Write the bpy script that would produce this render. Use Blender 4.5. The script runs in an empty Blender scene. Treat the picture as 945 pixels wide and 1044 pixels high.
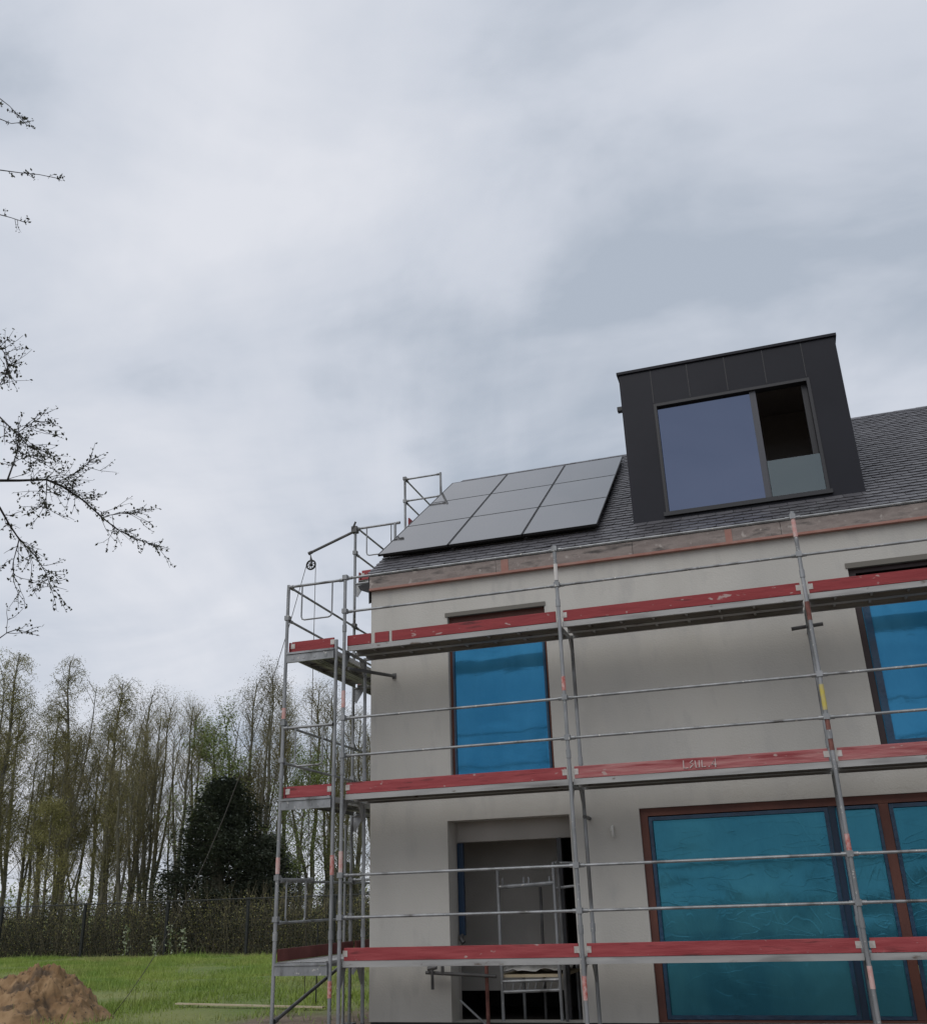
import bpy, math, random
from mathutils import Vector, Matrix, noise
R = math.radians
random.seed(11)
scn = bpy.context.scene
col = scn.collection

# ------------------------------------------------------------------ materials
def mat(name, base=(.5, .5, .5), rough=.6, metal=0, var=None, vscale=3.0, vstretch=(1, 1, 1), bump=0, bscale=40.0,
        bstretch=(1, 1, 1), spec=.5, ior=None, detail=6, lo=.35, hi=.65, var2=None, v2scale=.6, v2lo=.5, v2hi=.7, rvar=0, spots=None, sscale=30, slo=.66, shi=.70, sst=(1, 1, 1)):
    m = bpy.data.materials.new(name); m.use_nodes = True
    nt = m.node_tree; N = nt.nodes; L = nt.links
    b = N['Principled BSDF']
    b.inputs['Base Color'].default_value = (*base, 1); b.inputs['Roughness'].default_value = rough
    b.inputs['Metallic'].default_value = metal; b.inputs['Specular IOR Level'].default_value = spec
    if ior: b.inputs['IOR'].default_value = ior
    geo = N.new('ShaderNodeNewGeometry')
    def mapped(st):
        v = N.new('ShaderNodeVectorMath'); v.operation = 'MULTIPLY'; v.inputs[1].default_value = st
        L.new(geo.outputs['Position'], v.inputs[0]); return v.outputs[0]
    def nz(scale, st, det=detail):
        n = N.new('ShaderNodeTexNoise'); n.inputs['Scale'].default_value = scale; n.inputs['Detail'].default_value = det
        L.new(mapped(st), n.inputs['Vector']); return n.outputs['Fac']
    def ramp(fac, a, c, lo, hi):
        r = N.new('ShaderNodeValToRGB'); r.color_ramp.elements[0].position = lo; r.color_ramp.elements[1].position = hi
        r.color_ramp.elements[0].color = a; r.color_ramp.elements[1].color = c
        L.new(fac, r.inputs['Fac']); return r.outputs['Color']
    c = None
    if var:
        c = ramp(nz(vscale, vstretch), (*base, 1), (*var, 1), lo, hi)
    if var2:
        mx = N.new('ShaderNodeMix'); mx.data_type = 'RGBA'
        f = ramp(nz(v2scale, vstretch), (0, 0, 0, 1), (1, 1, 1, 1), v2lo, v2hi)
        L.new(f, mx.inputs[0])
        if c: L.new(c, mx.inputs[6])
        else: mx.inputs[6].default_value = (*base, 1)
        mx.inputs[7].default_value = (*var2, 1); c = mx.outputs[2]
    if spots and c:
        mx = N.new('ShaderNodeMix'); mx.data_type = 'RGBA'
        L.new(ramp(nz(sscale, sst, 3), (0, 0, 0, 1), (1, 1, 1, 1), slo, shi), mx.inputs[0])
        L.new(c, mx.inputs[6]); mx.inputs[7].default_value = (*spots, 1); c = mx.outputs[2]
    if c: L.new(c, b.inputs['Base Color'])
    if rvar:
        mr = N.new('ShaderNodeMapRange'); mr.inputs[3].default_value = rough - rvar; mr.inputs[4].default_value = rough + rvar
        L.new(nz(vscale * 2.1, vstretch), mr.inputs[0]); L.new(mr.outputs[0], b.inputs['Roughness'])
    if bump:
        bp = N.new('ShaderNodeBump'); bp.inputs['Strength'].default_value = bump; bp.inputs['Distance'].default_value = .02
        L.new(nz(bscale, bstretch, 5), bp.inputs['Height']); L.new(bp.outputs[0], b.inputs['Normal'])
    return m

M = {}
M['plaster'] = mat('grey_plaster', (.475, .46, .42), .92, var=(.55, .535, .495), vscale=.9, vstretch=(1.3, 1, .55), bump=.2, bscale=45, lo=.3, hi=.7,
                   var2=(.43, .42, .39), v2scale=.45, v2lo=.50, v2hi=.75, spots=(.43, .42, .395), sscale=3.4, slo=.54, shi=.80, sst=(1.5, 1, .5))
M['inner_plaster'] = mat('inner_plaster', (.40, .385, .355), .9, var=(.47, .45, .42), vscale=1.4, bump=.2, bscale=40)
M['head'] = mat('window_head', (.15, .14, .12), .8)
M['plinth'] = mat('black_membrane', (.012, .012, .013), .6, bump=.3, bscale=20)
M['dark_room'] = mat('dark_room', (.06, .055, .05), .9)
M['slate'] = mat('slate', (.072, .070, .077), .42, var=(.098, .095, .104), vscale=5, bump=.35, bscale=60, lo=.3, hi=.7, rvar=.1)
M['slate_light'] = mat('slate_light', (.092, .090, .098), .42, var=(.115, .112, .12), vscale=4, bump=.35, bscale=60, rvar=.1)
M['roof_base'] = mat('roof_membrane', (.02, .02, .022), .8)
M['fascia'] = mat('weathered_board', (.215, .18, .165), .85, var=(.32, .275, .25), vscale=3.2, vstretch=(.8, 1, 3), bump=.3, bscale=30,
                  var2=(.08, .07, .066), v2scale=3.2, v2lo=.53, v2hi=.70, spots=(.40, .36, .33), sscale=9, slo=.62, shi=.70)
M['strip'] = mat('orange_membrane', (.30, .135, .105), .75, var=(.36, .20, .165), vscale=4)
M['cladding'] = mat('anthracite_cladding', (.012, .0125, .018), .38, var=(.016, .0165, .023), vscale=.8, rvar=.07, bump=.10, bscale=2.2, spec=.22)
M['frame_dark'] = mat('dark_aluminium', (.018, .018, .021), .4)
M['red_frame'] = mat('red_brown_frame', (.10, .032, .022), .55, var=(.14, .048, .03), vscale=3)
M['dark_frame'] = mat('dark_brown_frame', (.035, .018, .018), .5)
M['panel'] = mat('solar_glass', (.050, .048, .048), .05, ior=3.3, var=(.042, .041, .042), vscale=2)
M['panel_frame'] = mat('black_panel_frame', (.012, .012, .013), .4)
M['steel'] = mat('galvanised_steel', (.22, .23, .235), .5, metal=.45, var=(.33, .34, .35), vscale=6, vstretch=(1, 1, .35), rvar=.12,
                 spots=(.50, .49, .46), sscale=24, slo=.66, shi=.70, var2=(.11, .108, .105), v2scale=3.5, v2lo=.56, v2hi=.68)
M['steel_dark'] = mat('worn_steel', (.09, .09, .09), .55, metal=.4, var=(.15, .15, .15), vscale=5)
M['deck'] = mat('steel_deck', (.33, .33, .325), .6, metal=.3, var=(.42, .42, .41), vscale=2.5, vstretch=(.5, 1, 4), spots=(.14, .11, .09), sscale=12, slo=.66, shi=.74, sst=(.4, 1, 1), var2=(.20, .195, .19), v2scale=1.6,
                v2lo=.55, v2hi=.68)
M['fitting'] = mat('pale_fitting', (.55, .53, .50), .5, metal=.2, var=(.40, .36, .33), vscale=20)
M['red_dark'] = mat('crimson_board', (.235, .018, .022), .62, var=(.30, .032, .036), vscale=3, vstretch=(.6, 1, 6), var2=(.12, .012, .014), v2scale=3,
                    v2lo=.6, v2hi=.7, spots=(.42, .30, .28), sscale=13, slo=.68, shi=.73, sst=(.5, 1, 1), bump=.2, bscale=30, bstretch=(.3, 1, 3))
M['red_mid'] = mat('red_board', (.26, .030, .036), .66, var=(.36, .065, .07), vscale=3, vstretch=(.6, 1, 6), var2=(.14, .02, .022), v2scale=3.2,
                   v2lo=.6, v2hi=.7, spots=(.42, .30, .28), sscale=13, slo=.68, shi=.73, sst=(.5, 1, 1), bump=.2, bscale=30, bstretch=(.3, 1, 3))
M['red_faded'] = mat('faded_red_board', (.36, .095, .10), .72, var=(.45, .21, .20), vscale=3.5, vstretch=(.5, 1, 7), var2=(.24, .035, .04), v2scale=2.4,
                     v2lo=.5, v2hi=.66, spots=(.42, .30, .28), sscale=13, slo=.68, shi=.73, sst=(.5, 1, 1), bump=.25, bscale=30, bstretch=(.3, 1, 3))
M['red_brown'] = mat('brown_red_board', (.12, .032, .028), .8, var=(.19, .06, .05), vscale=4)  # darker red-brown tone for the lowest toe boards of the gable scaffold
M['chalk'] = mat('chalk', (.62, .55, .53), .9)
M['band_red'] = mat('red_band', (.45, .10, .08), .5, var=(.60, .40, .37), vscale=22)
M['band_pink'] = mat('pink_band', (.58, .30, .27), .5, var=(.60, .47, .44), vscale=18)
M['band_yellow'] = mat('yellow_band', (.55, .46, .08), .5, var=(.50, .42, .2), vscale=14)
M['band_white'] = mat('white_band', (.60, .58, .55), .5)
M['rust'] = mat('rusty_paint', (.13, .045, .035), .7, var=(.22, .09, .07), vscale=14)
M['wood'] = mat('pale_wood', (.42, .35, .23), .8, var=(.50, .43, .31), vscale=3, bump=.2)
M['dirt'] = mat('clay', (.20, .118, .056), .95, var=(.31, .20, .105), vscale=3.2, bump=1, bscale=9, detail=9,
                var2=(.10, .068, .042), v2scale=2.6, v2lo=.56, v2hi=.66, spots=(.08, .058, .04), sscale=11, slo=.60, shi=.68)
M['bark'] = mat('bark', (.085, .080, .056), .95, var=(.15, .142, .10), vscale=5, vstretch=(1, 1, .3))
M['bark_pale'] = mat('birch_bark', (.07, .066, .055), .9, var=(.15, .145, .125), vscale=3, vstretch=(1, 1, .6))
M['twig'] = mat('twigs', (.14, .122, .075), .95)
M['leaf_olive'] = mat('olive_leaves', (.17, .165, .045), .8, var=(.23, .21, .075), vscale=.8)
M['leaf_brown'] = mat('brown_buds', (.17, .16, .055), .85, var=(.22, .19, .085), vscale=.8)
M['leaf_green'] = mat('spring_leaves', (.13, .175, .045), .7, var=(.19, .235, .065), vscale=1.2)
M['leaf_dark'] = mat('evergreen', (.040, .052, .036), .8, var=(.10, .118, .08), vscale=1.6)
M['thicket'] = mat('thicket', (.024, .026, .016), .9, var=(.050, .052, .029), vscale=.5)
M['weed'] = mat('pale_weed', (.22, .25, .16), .8)
M['grass'] = mat('grass_blades', (.155, .25, .035), .7, var=(.27, .34, .065), vscale=.55, var2=(.30, .28, .11), v2scale=.28, v2lo=.52, v2hi=.68)
M['near_bark'] = mat('near_bark', (.022, .020, .018), .9)
M['near_leaf'] = mat('near_buds', (.045, .050, .028), .8)
M['fence'] = mat('dark_fence_metal', (.015, .017, .016), .6)
M['rope'] = mat('rope', (.12, .115, .105), .9)
M['sheet'] = mat('plastic_sheet', (.40, .40, .38), .35, var=(.28, .27, .25), vscale=4)
M['white_plastic'] = mat('white_plastic', (.62, .62, .58), .5)

def film_mat(name, a, b, dk, tint, fac, bs=.045, bsc=6, cr=.04):
    """stretched tinted plastic: a diffuse body under a tinted gloss"""
    m = mat(name, a, .4, var=b, vscale=1.3, vstretch=(1.2, 1, .55), spec=0, bump=bs, bscale=bsc, bstretch=(1.6, 1, .35), lo=.38, hi=.62, var2=dk, v2scale=.9, v2lo=.56, v2hi=.74)
    nt = m.node_tree; N = nt.nodes; L = nt.links; b_ = N['Principled BSDF']; out = N['Material Output']
    g = N.new('ShaderNodeBsdfGlossy'); g.inputs['Color'].default_value = (*tint, 1); g.inputs['Roughness'].default_value = .10
    # sharp creases: the ridge lines of a stretched noise
    geo = N.new('ShaderNodeNewGeometry'); prev = b_.inputs['Normal'].links[0].from_socket
    for sc_, st_, di_ in ((2.2, (1.5, 1, .5), .007), (3.4, (.5, 1, 1.6), .006)):
        v = N.new('ShaderNodeVectorMath'); v.operation = 'MULTIPLY'; v.inputs[1].default_value = st_; L.new(geo.outputs['Position'], v.inputs[0])
        n = N.new('ShaderNodeTexNoise'); n.inputs['Scale'].default_value = sc_; n.inputs['Detail'].default_value = 1.5; n.inputs['Distortion'].default_value = .8; L.new(v.outputs[0], n.inputs['Vector'])
        q = N.new('ShaderNodeMath'); q.operation = 'SUBTRACT'; q.inputs[1].default_value = .5; L.new(n.outputs['Fac'], q.inputs[0])
        w_ = N.new('ShaderNodeMath'); w_.operation = 'ABSOLUTE'; L.new(q.outputs[0], w_.inputs[0])
        mr = N.new('ShaderNodeMapRange'); mr.interpolation_type = 'SMOOTHSTEP'; mr.inputs[1].default_value = 0; mr.inputs[2].default_value = .022; mr.inputs[3].default_value = 1; mr.inputs[4].default_value = 0; L.new(w_.outputs[0], mr.inputs[0])
        bp = N.new('ShaderNodeBump'); bp.inputs['Strength'].default_value = cr; bp.inputs['Distance'].default_value = di_; L.new(mr.outputs[0], bp.inputs['Height']); L.new(prev, bp.inputs['Normal']); prev = bp.outputs[0]
    L.new(prev, g.inputs['Normal']); L.new(prev, b_.inputs['Normal'])
    x = N.new('ShaderNodeMixShader'); x.inputs[0].default_value = fac
    L.new(b_.outputs[0], x.inputs[1]); L.new(g.outputs[0], x.inputs[2]); L.new(x.outputs[0], out.inputs['Surface'])
    return m
M['film_up'] = film_mat('blue_film', (.026, .14, .255), (.045, .19, .32), (.014, .085, .165), (.075, .37, .68), .27)
M['film_low'] = film_mat('teal_film', (.020, .105, .165), (.045, .18, .235), (.010, .055, .09), (.085, .37, .50), .27, .07, 10, .05)
M['film_edge'] = mat('film_over_frame', (.010, .035, .075), .3, var=(.014, .06, .12), vscale=4, bump=.3, bscale=14)
M['film_dark'] = mat('film_strip', (.012, .035, .075), .35)

def glass_mat(name, tint, dark, fac, alpha):
    m = bpy.data.materials.new(name); m.use_nodes = True
    nt = m.node_tree; N = nt.nodes; L = nt.links; N.clear()
    out = N.new('ShaderNodeOutputMaterial'); g = N.new('ShaderNodeBsdfGlossy'); g.inputs['Color'].default_value = (*tint, 1)
    g.inputs['Roughness'].default_value = .015
    t = N.new('ShaderNodeBsdfTransparent') if alpha else N.new('ShaderNodeBsdfDiffuse')
    t.inputs['Color'].default_value = (*dark, 1)
    x = N.new('ShaderNodeMixShader'); x.inputs[0].default_value = fac
    L.new(t.outputs[0], x.inputs[1]); L.new(g.outputs[0], x.inputs[2]); L.new(x.outputs[0], out.inputs['Surface'])
    return m
M['solar_control'] = glass_mat('solar_control_glass', (.235, .285, .42), (.010, .011, .016), .48, False)
M['rail_glass'] = glass_mat('balustrade_glass', (.50, .58, .60), (.30, .36, .36), .22, True)

def ground_mat():
    m = bpy.data.materials.new('ground_soil'); m.use_nodes = True
    nt = m.node_tree; N = nt.nodes; L = nt.links; b = N['Principled BSDF']; b.inputs['Roughness'].default_value = .95
    geo = N.new('ShaderNodeNewGeometry'); sep = N.new('ShaderNodeSeparateXYZ'); L.new(geo.outputs['Position'], sep.inputs[0])
    def nz(s, d=7):
        n = N.new('ShaderNodeTexNoise'); n.inputs['Scale'].default_value = s; n.inputs['Detail'].default_value = d
        L.new(geo.outputs['Position'], n.inputs['Vector']); return n.outputs['Fac']
    def ramp(f, a, c, lo, hi):
        r = N.new('ShaderNodeValToRGB'); r.color_ramp.elements[0].position = lo; r.color_ramp.elements[1].position = hi
        r.color_ramp.elements[0].color = (*a, 1); r.color_ramp.elements[1].color = (*c, 1); L.new(f, r.inputs[0]); return r.outputs[0]
    gr = ramp(nz(.5), (.10, .15, .03), (.18, .20, .06), .35, .65)
    so = ramp(nz(1.6), (.095, .068, .045), (.20, .155, .11), .35, .65)
    # bare soil near the house and the camera: distance in Y (+noise)
    a = N.new('ShaderNodeMath'); a.operation = 'MULTIPLY_ADD'; a.inputs[1].default_value = 5.0
    L.new(nz(.7, 4), a.inputs[0]); L.new(sep.outputs['Y'], a.inputs[2])
    x2 = N.new('ShaderNodeMath'); x2.operation = 'MULTIPLY_ADD'; x2.inputs[1].default_value = -.9
    L.new(sep.outputs['X'], x2.inputs[0]); L.new(a.outputs[0], x2.inputs[2])
    f = N.new('ShaderNodeMapRange'); f.inputs[1].default_value = 7.6; f.inputs[2].default_value = 9.2
    L.new(x2.outputs[0], f.inputs[0])
    mx = N.new('ShaderNodeMix'); mx.data_type = 'RGBA'; L.new(f.outputs[0], mx.inputs[0]); L.new(so, mx.inputs[6]); L.new(gr, mx.inputs[7])
    L.new(mx.outputs[2], b.inputs['Base Color'])
    bp = N.new('ShaderNodeBump'); bp.inputs['Strength'].default_value = .8; bp.inputs['Distance'].default_value = .06
    L.new(nz(6), bp.inputs['Height']); L.new(bp.outputs[0], b.inputs['Normal'])
    return m
M['ground'] = ground_mat()

# ------------------------------------------------------------------ mesh builder
class MB:
    def __init__(s): s.v = []; s.f = []; s.m = []
    def add(s, vs, fs, mi=0):
        o = len(s.v); s.v += [tuple(v) for v in vs]
        for f in fs: s.f.append(tuple(i + o for i in f)); s.m.append(mi)
    def box(s, x0, x1, y0, y1, z0, z1, mi=0):
        vs = [(x, y, z) for z in (z0, z1) for y in (y0, y1) for x in (x0, x1)]
        s.add(vs, [(0, 2, 3, 1), (4, 5, 7, 6), (0, 1, 5, 4), (2, 6, 7, 3), (0, 4, 6, 2), (1, 3, 7, 5)], mi); return s
    def tube(s, pts, r, n=8, mi=0, cap=True):
        pts = [Vector(p) for p in pts]; rs = r if isinstance(r, (list, tuple)) else [r] * len(pts)
        rings = []; up = None
        for i, p in enumerate(pts):
            d = (pts[min(i + 1, len(pts) - 1)] - pts[max(i - 1, 0)])
            if d.length < 1e-9: d = Vector((0, 0, 1))
            d.normalize()
            if up is None:
                up = Vector((0, 0, 1)) if abs(d.z) < .9 else Vector((1, 0, 0))
            a = d.cross(up)
            if a.length < 1e-6: a = d.orthogonal()
            a.normalize(); b = d.cross(a); up = -b if False else a.cross(d)
            rings.append([p + (a * math.cos(2 * math.pi * k / n) + b * math.sin(2 * math.pi * k / n)) * rs[i] for k in range(n)])
        vs = [v for rg in rings for v in rg]; fs = []
        for i in range(len(pts) - 1):
            for k in range(n):
                k2 = (k + 1) % n; fs.append((i * n + k, i * n + k2, (i + 1) * n + k2, (i + 1) * n + k))
        if cap: fs.append(tuple(range(n - 1, -1, -1))); fs.append(tuple((len(pts) - 1) * n + k for k in range(n)))
        s.add(vs, fs, mi); return s
    def prism(s, poly, axis, a, b, mi=0):
        n = len(poly)
        def P(t, p): return (t, p[0], p[1]) if axis == 0 else ((p[0], t, p[1]) if axis == 1 else (p[0], p[1], t))
        vs = [P(a, p) for p in poly] + [P(b, p) for p in poly]
        fs = [tuple(range(n)), tuple(range(2 * n - 1, n - 1, -1))] + [(i, i + n, (i + 1) % n + n, (i + 1) % n) for i in range(n)]
        s.add(vs, fs, mi); return s
    def build(s, name, mats, parent=None, smooth=False, bevel=0):
        me = bpy.data.meshes.new(name)
        off = Vector(parent_base(parent)) if parent else Vector((0, 0, 0))
        me.from_pydata([tuple(Vector(v) - off) for v in s.v], [], s.f)
        mats = mats if isinstance(mats, (list, tuple)) else [mats]
        for m in mats: me.materials.append(m)
        if len(mats) > 1: me.polygons.foreach_set('material_index', s.m)
        if smooth: me.polygons.foreach_set('use_smooth', [True] * len(s.f))
        me.validate(); me.update()
        import bmesh
        bm = bmesh.new(); bm.from_mesh(me); 
        if len(s.f) < 6000: bmesh.ops.recalc_face_normals(bm, faces=bm.faces)
        bm.to_mesh(me); bm.free()
        o = bpy.data.objects.new(name, me); col.objects.link(o)
        if parent: o.parent = parent
        if bevel:
            bv = o.modifiers.new('bevel', 'BEVEL'); bv.width = bevel; bv.segments = 2; bv.limit_method = 'ANGLE'
        return o
BASE = {}
def parent_base(o):
    while o is not None:
        if o.name in BASE: return BASE[o.name]
        o = o.parent
    return (0, 0, 0)
def tag(o, label, cat, group=None):
    o['label'] = label; o['category'] = cat
    if group: o['group'] = group
    return o
def thing(name, loc, label, cat, group=None):
    o = bpy.data.objects.new(name, None); col.objects.link(o); o.location = loc; o.empty_display_size = .2
    BASE[o.name] = loc; return tag(o, label, cat, group)

def wall_sheet(mb, x0, x1, z0, z1, holes, y, th, mi=0):
    """upright wall with rectangular holes; holes: (x0,x1,z0,z1)"""
    xs = sorted({x0, x1, *[h[0] for h in holes], *[h[1] for h in holes]}); zs = sorted({z0, z1, *[h[2] for h in holes], *[h[3] for h in holes]})
    xs = [x for x in xs if x0 <= x <= x1]; zs = [z for z in zs if z0 <= z <= z1]
    def inh(x, z): return any(h[0] < x < h[1] and h[2] < z < h[3] for h in holes)
    for i in range(len(xs) - 1):
        for j in range(len(zs) - 1):
            if inh((xs[i] + xs[i + 1]) / 2, (zs[j] + zs[j + 1]) / 2): continue
            a, b, c, d = xs[i], xs[i + 1], zs[j], zs[j + 1]
            mb.add([(a, y, c), (b, y, c), (b, y, d), (a, y, d)], [(0, 1, 2, 3)], mi)
            mb.add([(a, y + th, c), (b, y + th, c), (b, y + th, d), (a, y + th, d)], [(3, 2, 1, 0)], mi)
    for (a, b, c, d) in list(holes) + [(x0, x1, z0, z1)]:
        q = [(a, c), (b, c), (b, d), (a, d)]
        for k in range(4):
            p, r = q[k], q[(k + 1) % 4]
            mb.add([(p[0], y, p[1]), (r[0], y, r[1]), (r[0], y + th, r[1]), (p[0], y + th, p[1])], [(0, 1, 2, 3)], mi)

# ------------------------------------------------------------------ setting: ground
def ground():
    xs = [-1500, -400, -120, -70] + [-50 + i * .5 for i in range(0, 125)] + [16, 24, 60, 300, 1500]
    ys = [-1500, -300, -60, -30] + [-20 + i * .5 for i in range(0, 100)] + [34, 45, 80, 200, 500, 1500]
    vs = []; 
    for y in ys:
        for x in xs:
            z = 0
            if -50 < x < 12 and -20 < y < 30:
                z = .10 * noise.noise(Vector((x * .25, y * .25, 1))) + .03 * noise.noise(Vector((x * 1.1, y * 1.1, 4)))
                if x > -1.2 and y > -1.5: z = min(z, -.01) - .02
                elif x > -3 or y < 0: z *= .5
            vs.append((x, y, z))
    nx = len(xs); fs = [(j * nx + i, j * nx + i + 1, (j + 1) * nx + i + 1, (j + 1) * nx + i) for j in range(len(ys) - 1) for i in range(nx - 1)]
    m = MB(); m.add(vs, fs); o = m.build('ground', M['ground'], smooth=True); o['kind'] = 'structure'
ground()

# ------------------------------------------------------------------ house
YF = 1.05; TH = R(36); CT, ST = math.cos(TH), math.sin(TH)
RX0, RX1 = -.06, 12.1
E0 = Vector((0, 1.0, 6.33)); NRM = Vector((0, -ST, CT)); SL = Vector((0, CT, ST))
RIDGE = 6.14; YR = 1.0 + RIDGE * CT; ZR = 6.33 + RIDGE * ST; YB = 2 * YR - 1.05
house = thing('house', (6, 6, 0), 'newly plastered grey house with slate roof, box dormer and blue filmed windows behind the scaffolding', 'house')
w = MB()
H_W1 = (1.17, 2.645, 3.10, 5.53); H_W2 = (6.755, 9.3, 3.10, 5.545); H_G = (3.72, 9.9, .10, 2.64); H_L = (1.10, 2.80, -.05, 2.62)
wall_sheet(w, -.045, 12.0, .17, 6.07, [H_W1, H_W2, (3.72, 9.9, .1701, 2.64), (1.10, 2.80, .1701, 2.62)], YF, .32)
# gable walls and back wall
for x, t in ((-.045, .3), (12.0, -.3)):
    x2 = x + t
    w.prism([(1.371, .17), (YB, .17), (YB, 6.02), (YR, ZR - .22), (1.371, 6.38)], 0, x, x2)
w.box(.26, 11.7, YB - .3, YB, .17, 6.02)
w.build('wall', M['plaster'], house)
pl = MB(); pl.box(-.03, 12, 1.075, 1.36, -.2, .1695); 
pl.box(-.03, .25, 1.362, YB, -.2, .1695); pl.build('plinth', M['plinth'], house)

# loggia
lg = MB()
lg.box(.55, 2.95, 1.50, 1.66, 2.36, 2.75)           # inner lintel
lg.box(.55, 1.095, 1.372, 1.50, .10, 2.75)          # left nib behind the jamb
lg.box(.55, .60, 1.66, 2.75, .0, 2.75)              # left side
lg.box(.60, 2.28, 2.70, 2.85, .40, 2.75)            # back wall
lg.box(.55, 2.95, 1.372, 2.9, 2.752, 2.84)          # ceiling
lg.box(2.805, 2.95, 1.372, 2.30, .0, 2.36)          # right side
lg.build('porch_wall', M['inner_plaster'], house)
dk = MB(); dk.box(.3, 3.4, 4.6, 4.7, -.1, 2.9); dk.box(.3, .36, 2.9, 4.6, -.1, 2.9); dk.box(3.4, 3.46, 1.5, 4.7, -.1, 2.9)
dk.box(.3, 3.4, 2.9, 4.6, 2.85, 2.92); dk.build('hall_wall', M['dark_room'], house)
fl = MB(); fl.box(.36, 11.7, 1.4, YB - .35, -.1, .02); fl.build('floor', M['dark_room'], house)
st = MB(); st.box(1.105, 1.185, 1.43, 1.49, 1.17, 2.345); st.build('film_strip', M['film_dark'], house)
st = MB(); st.tube([(1.15, 1.42, 1.17), (1.15, 1.36, 1.13), (1.19, 1.34, 1.08)], .03, 6); st.build('cable_outlet', M['steel_dark'], house)
st = MB(); st.box(2.52, 2.58, 1.42, 1.49, .0, 2.35); st.build('door_frame', M['frame_dark'], house)

# windows wrapped in film
def film(parent, name, x0, x1, z0, z1, y, m, seed, amp=.006, sag=0):
    nx = max(8, int((x1 - x0) / .05)); nz_ = max(8, int((z1 - z0) / .05)); vs = []
    for j in range(nz_ + 1):
        for i in range(nx + 1):
            u, v = i / nx, j / nz_; x = x0 + (x1 - x0) * u; z = z0 + (z1 - z0) * v
            d = amp * .6 * (noise.noise(Vector((x * 1.0 + seed, z * 3.5, seed))) + .5 * noise.noise(Vector((x * 6 + seed, z * 1.6, seed * 2))))
            d += amp * .7 * max(0, 1 - 7 * abs(noise.noise(Vector((x * .8 + seed, z * 2.6, 3))))) * (.4 + .6 * noise.noise(Vector((x * 3, z * 3, seed))))
            # tension folds that fan out from the fixings along the lower edge
            th = math.atan2(z - z0 + .15, x - x0 - (x1 - x0) * .62); d += sag * .35 * max(0, 1 - v * 2.0) * noise.noise(Vector((th * 7, seed, math.hypot(x - x0, z - z0) * .8)))
            e = min(u, 1 - u, v, 1 - v) * 10; d *= min(1, .25 + e)
            vs.append((x, y + d, z))
    fs = [(j * (nx + 1) + i, j * (nx + 1) + i + 1, (j + 1) * (nx + 1) + i + 1, (j + 1) * (nx + 1) + i) for j in range(nz_) for i in range(nx)]
    mb = MB(); mb.add(vs, fs); o = mb.build(name, m, parent, smooth=True)
    sd = o.modifiers.new('s', 'SOLIDIFY'); sd.thickness = .003; sd.offset = 1
    return o
def frame(mb, x0, x1, z0, z1, y0, y1, t):
    mb.box(x0, x0 + t, y0, y1, z0, z1); mb.box(x1 - t, x1, y0, y1, z0, z1); mb.box(x0 + t, x1 - t, y0, y1, z1 - t, z1); mb.box(x0 + t, x1 - t, y0, y1, z0, z0 + t)

f = MB(); frame(f, 1.172, 2.643, 3.102, 5.528, 1.14, 1.23, .05); f.box(1.223, 2.592, 1.142, 1.228, 5.38, 5.477)
wn = f.build('window', M['red_frame'], house); wn['label'] = 'upper window beside the house corner, covered in blue film'
w1_ = wn
film(wn, 'protective_film', 1.215, 2.598, 3.145, 5.385, 1.125, M['film_up'], 1.3, .006)
f = MB(); frame(f, 6.757, 9.298, 3.102, 5.543, 1.12, 1.23, .09); f.box(7.86, 7.98, 1.12, 1.23, 3.19, 5.45)
wn = f.build('window', M['dark_frame'], house); wn['label'] = 'dark framed upper window at the right edge, covered in blue film'
w2_ = wn
film(wn, 'protective_film', 6.84, 7.87, 3.19, 5.40, 1.108, M['film_up'], 4.1, .006, .002)
film(wn, 'protective_film', 7.97, 9.21, 3.19, 5.40, 1.108, M['film_up'], 6.1, .006)
f = MB(); frame(f, 3.722, 9.898, .102, 2.638, 1.10, 1.25, .095)
f.box(6.60, 6.71, 1.10, 1.25, .2, 2.54)
wn = f.build('window', M['red_frame'], house); wn['label'] = 'wide red-brown framed ground floor window covered in crinkled blue film'
mu = MB(); mu.box(6.02, 6.11, 1.125, 1.24, .199, 2.541); mu.build('mullion', M['film_dark'], wn)
w3_ = wn
film(wn, 'protective_film', 3.84, 6.02, .2, 2.52, 1.118, M['film_low'], 2.2, .0042, .012)
film(wn, 'protective_film', 6.10, 6.60, .2, 2.52, 1.118, M['film_low'], 8.2, .0042, .008)
film(wn, 'protective_film', 6.72, 9.80, .2, 2.52, 1.118, M['film_low'], 5.2, .0042, .012)
def sash(wn, x0, x1, z0, z1, t, y):
    q = MB(); frame(q, x0, x1, z0, z1, y, y + .012, t); q.build('wrapped_sash', M['film_edge'], wn)
sash(w1_, 1.224, 2.591, 3.155, 5.378, .022, 1.106)
sash(w2_, 6.849, 7.858, 3.195, 5.38, .085, 1.088); sash(w2_, 7.984, 9.206, 3.195, 5.38, .085, 1.088)
sash(w3_, 3.825, 6.015, .205, 2.53, .045, 1.092); sash(w3_, 6.115, 6.597, .205, 2.53, .035, 1.092); sash(w3_, 6.714, 9.80, .205, 2.53, .045, 1.092)
# grey box lintels just above both upper windows
lb = MB(); lb.box(1.14, 2.66, 1.035, 1.10, 5.50, 5.56); lb.build('window_head', M['head'], house)
lb = MB(); lb.box(6.73, 9.32, 1.035, 1.10, 5.51, 5.58); lb.build('window_head', M['head'], house)
cb = MB(); cb.tube([(3.36, 1.06, 2.44), (3.36, 1.0, 2.42), (3.365, .99, 2.36), (3.37, .99, 2.30)], .018, 8); cb.tube([(3.345, 1.045, 2.43), (3.345, .985, 2.38)], .01, 6)
cb.build('cable_outlet', M['white_plastic'], house, smooth=True)

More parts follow.
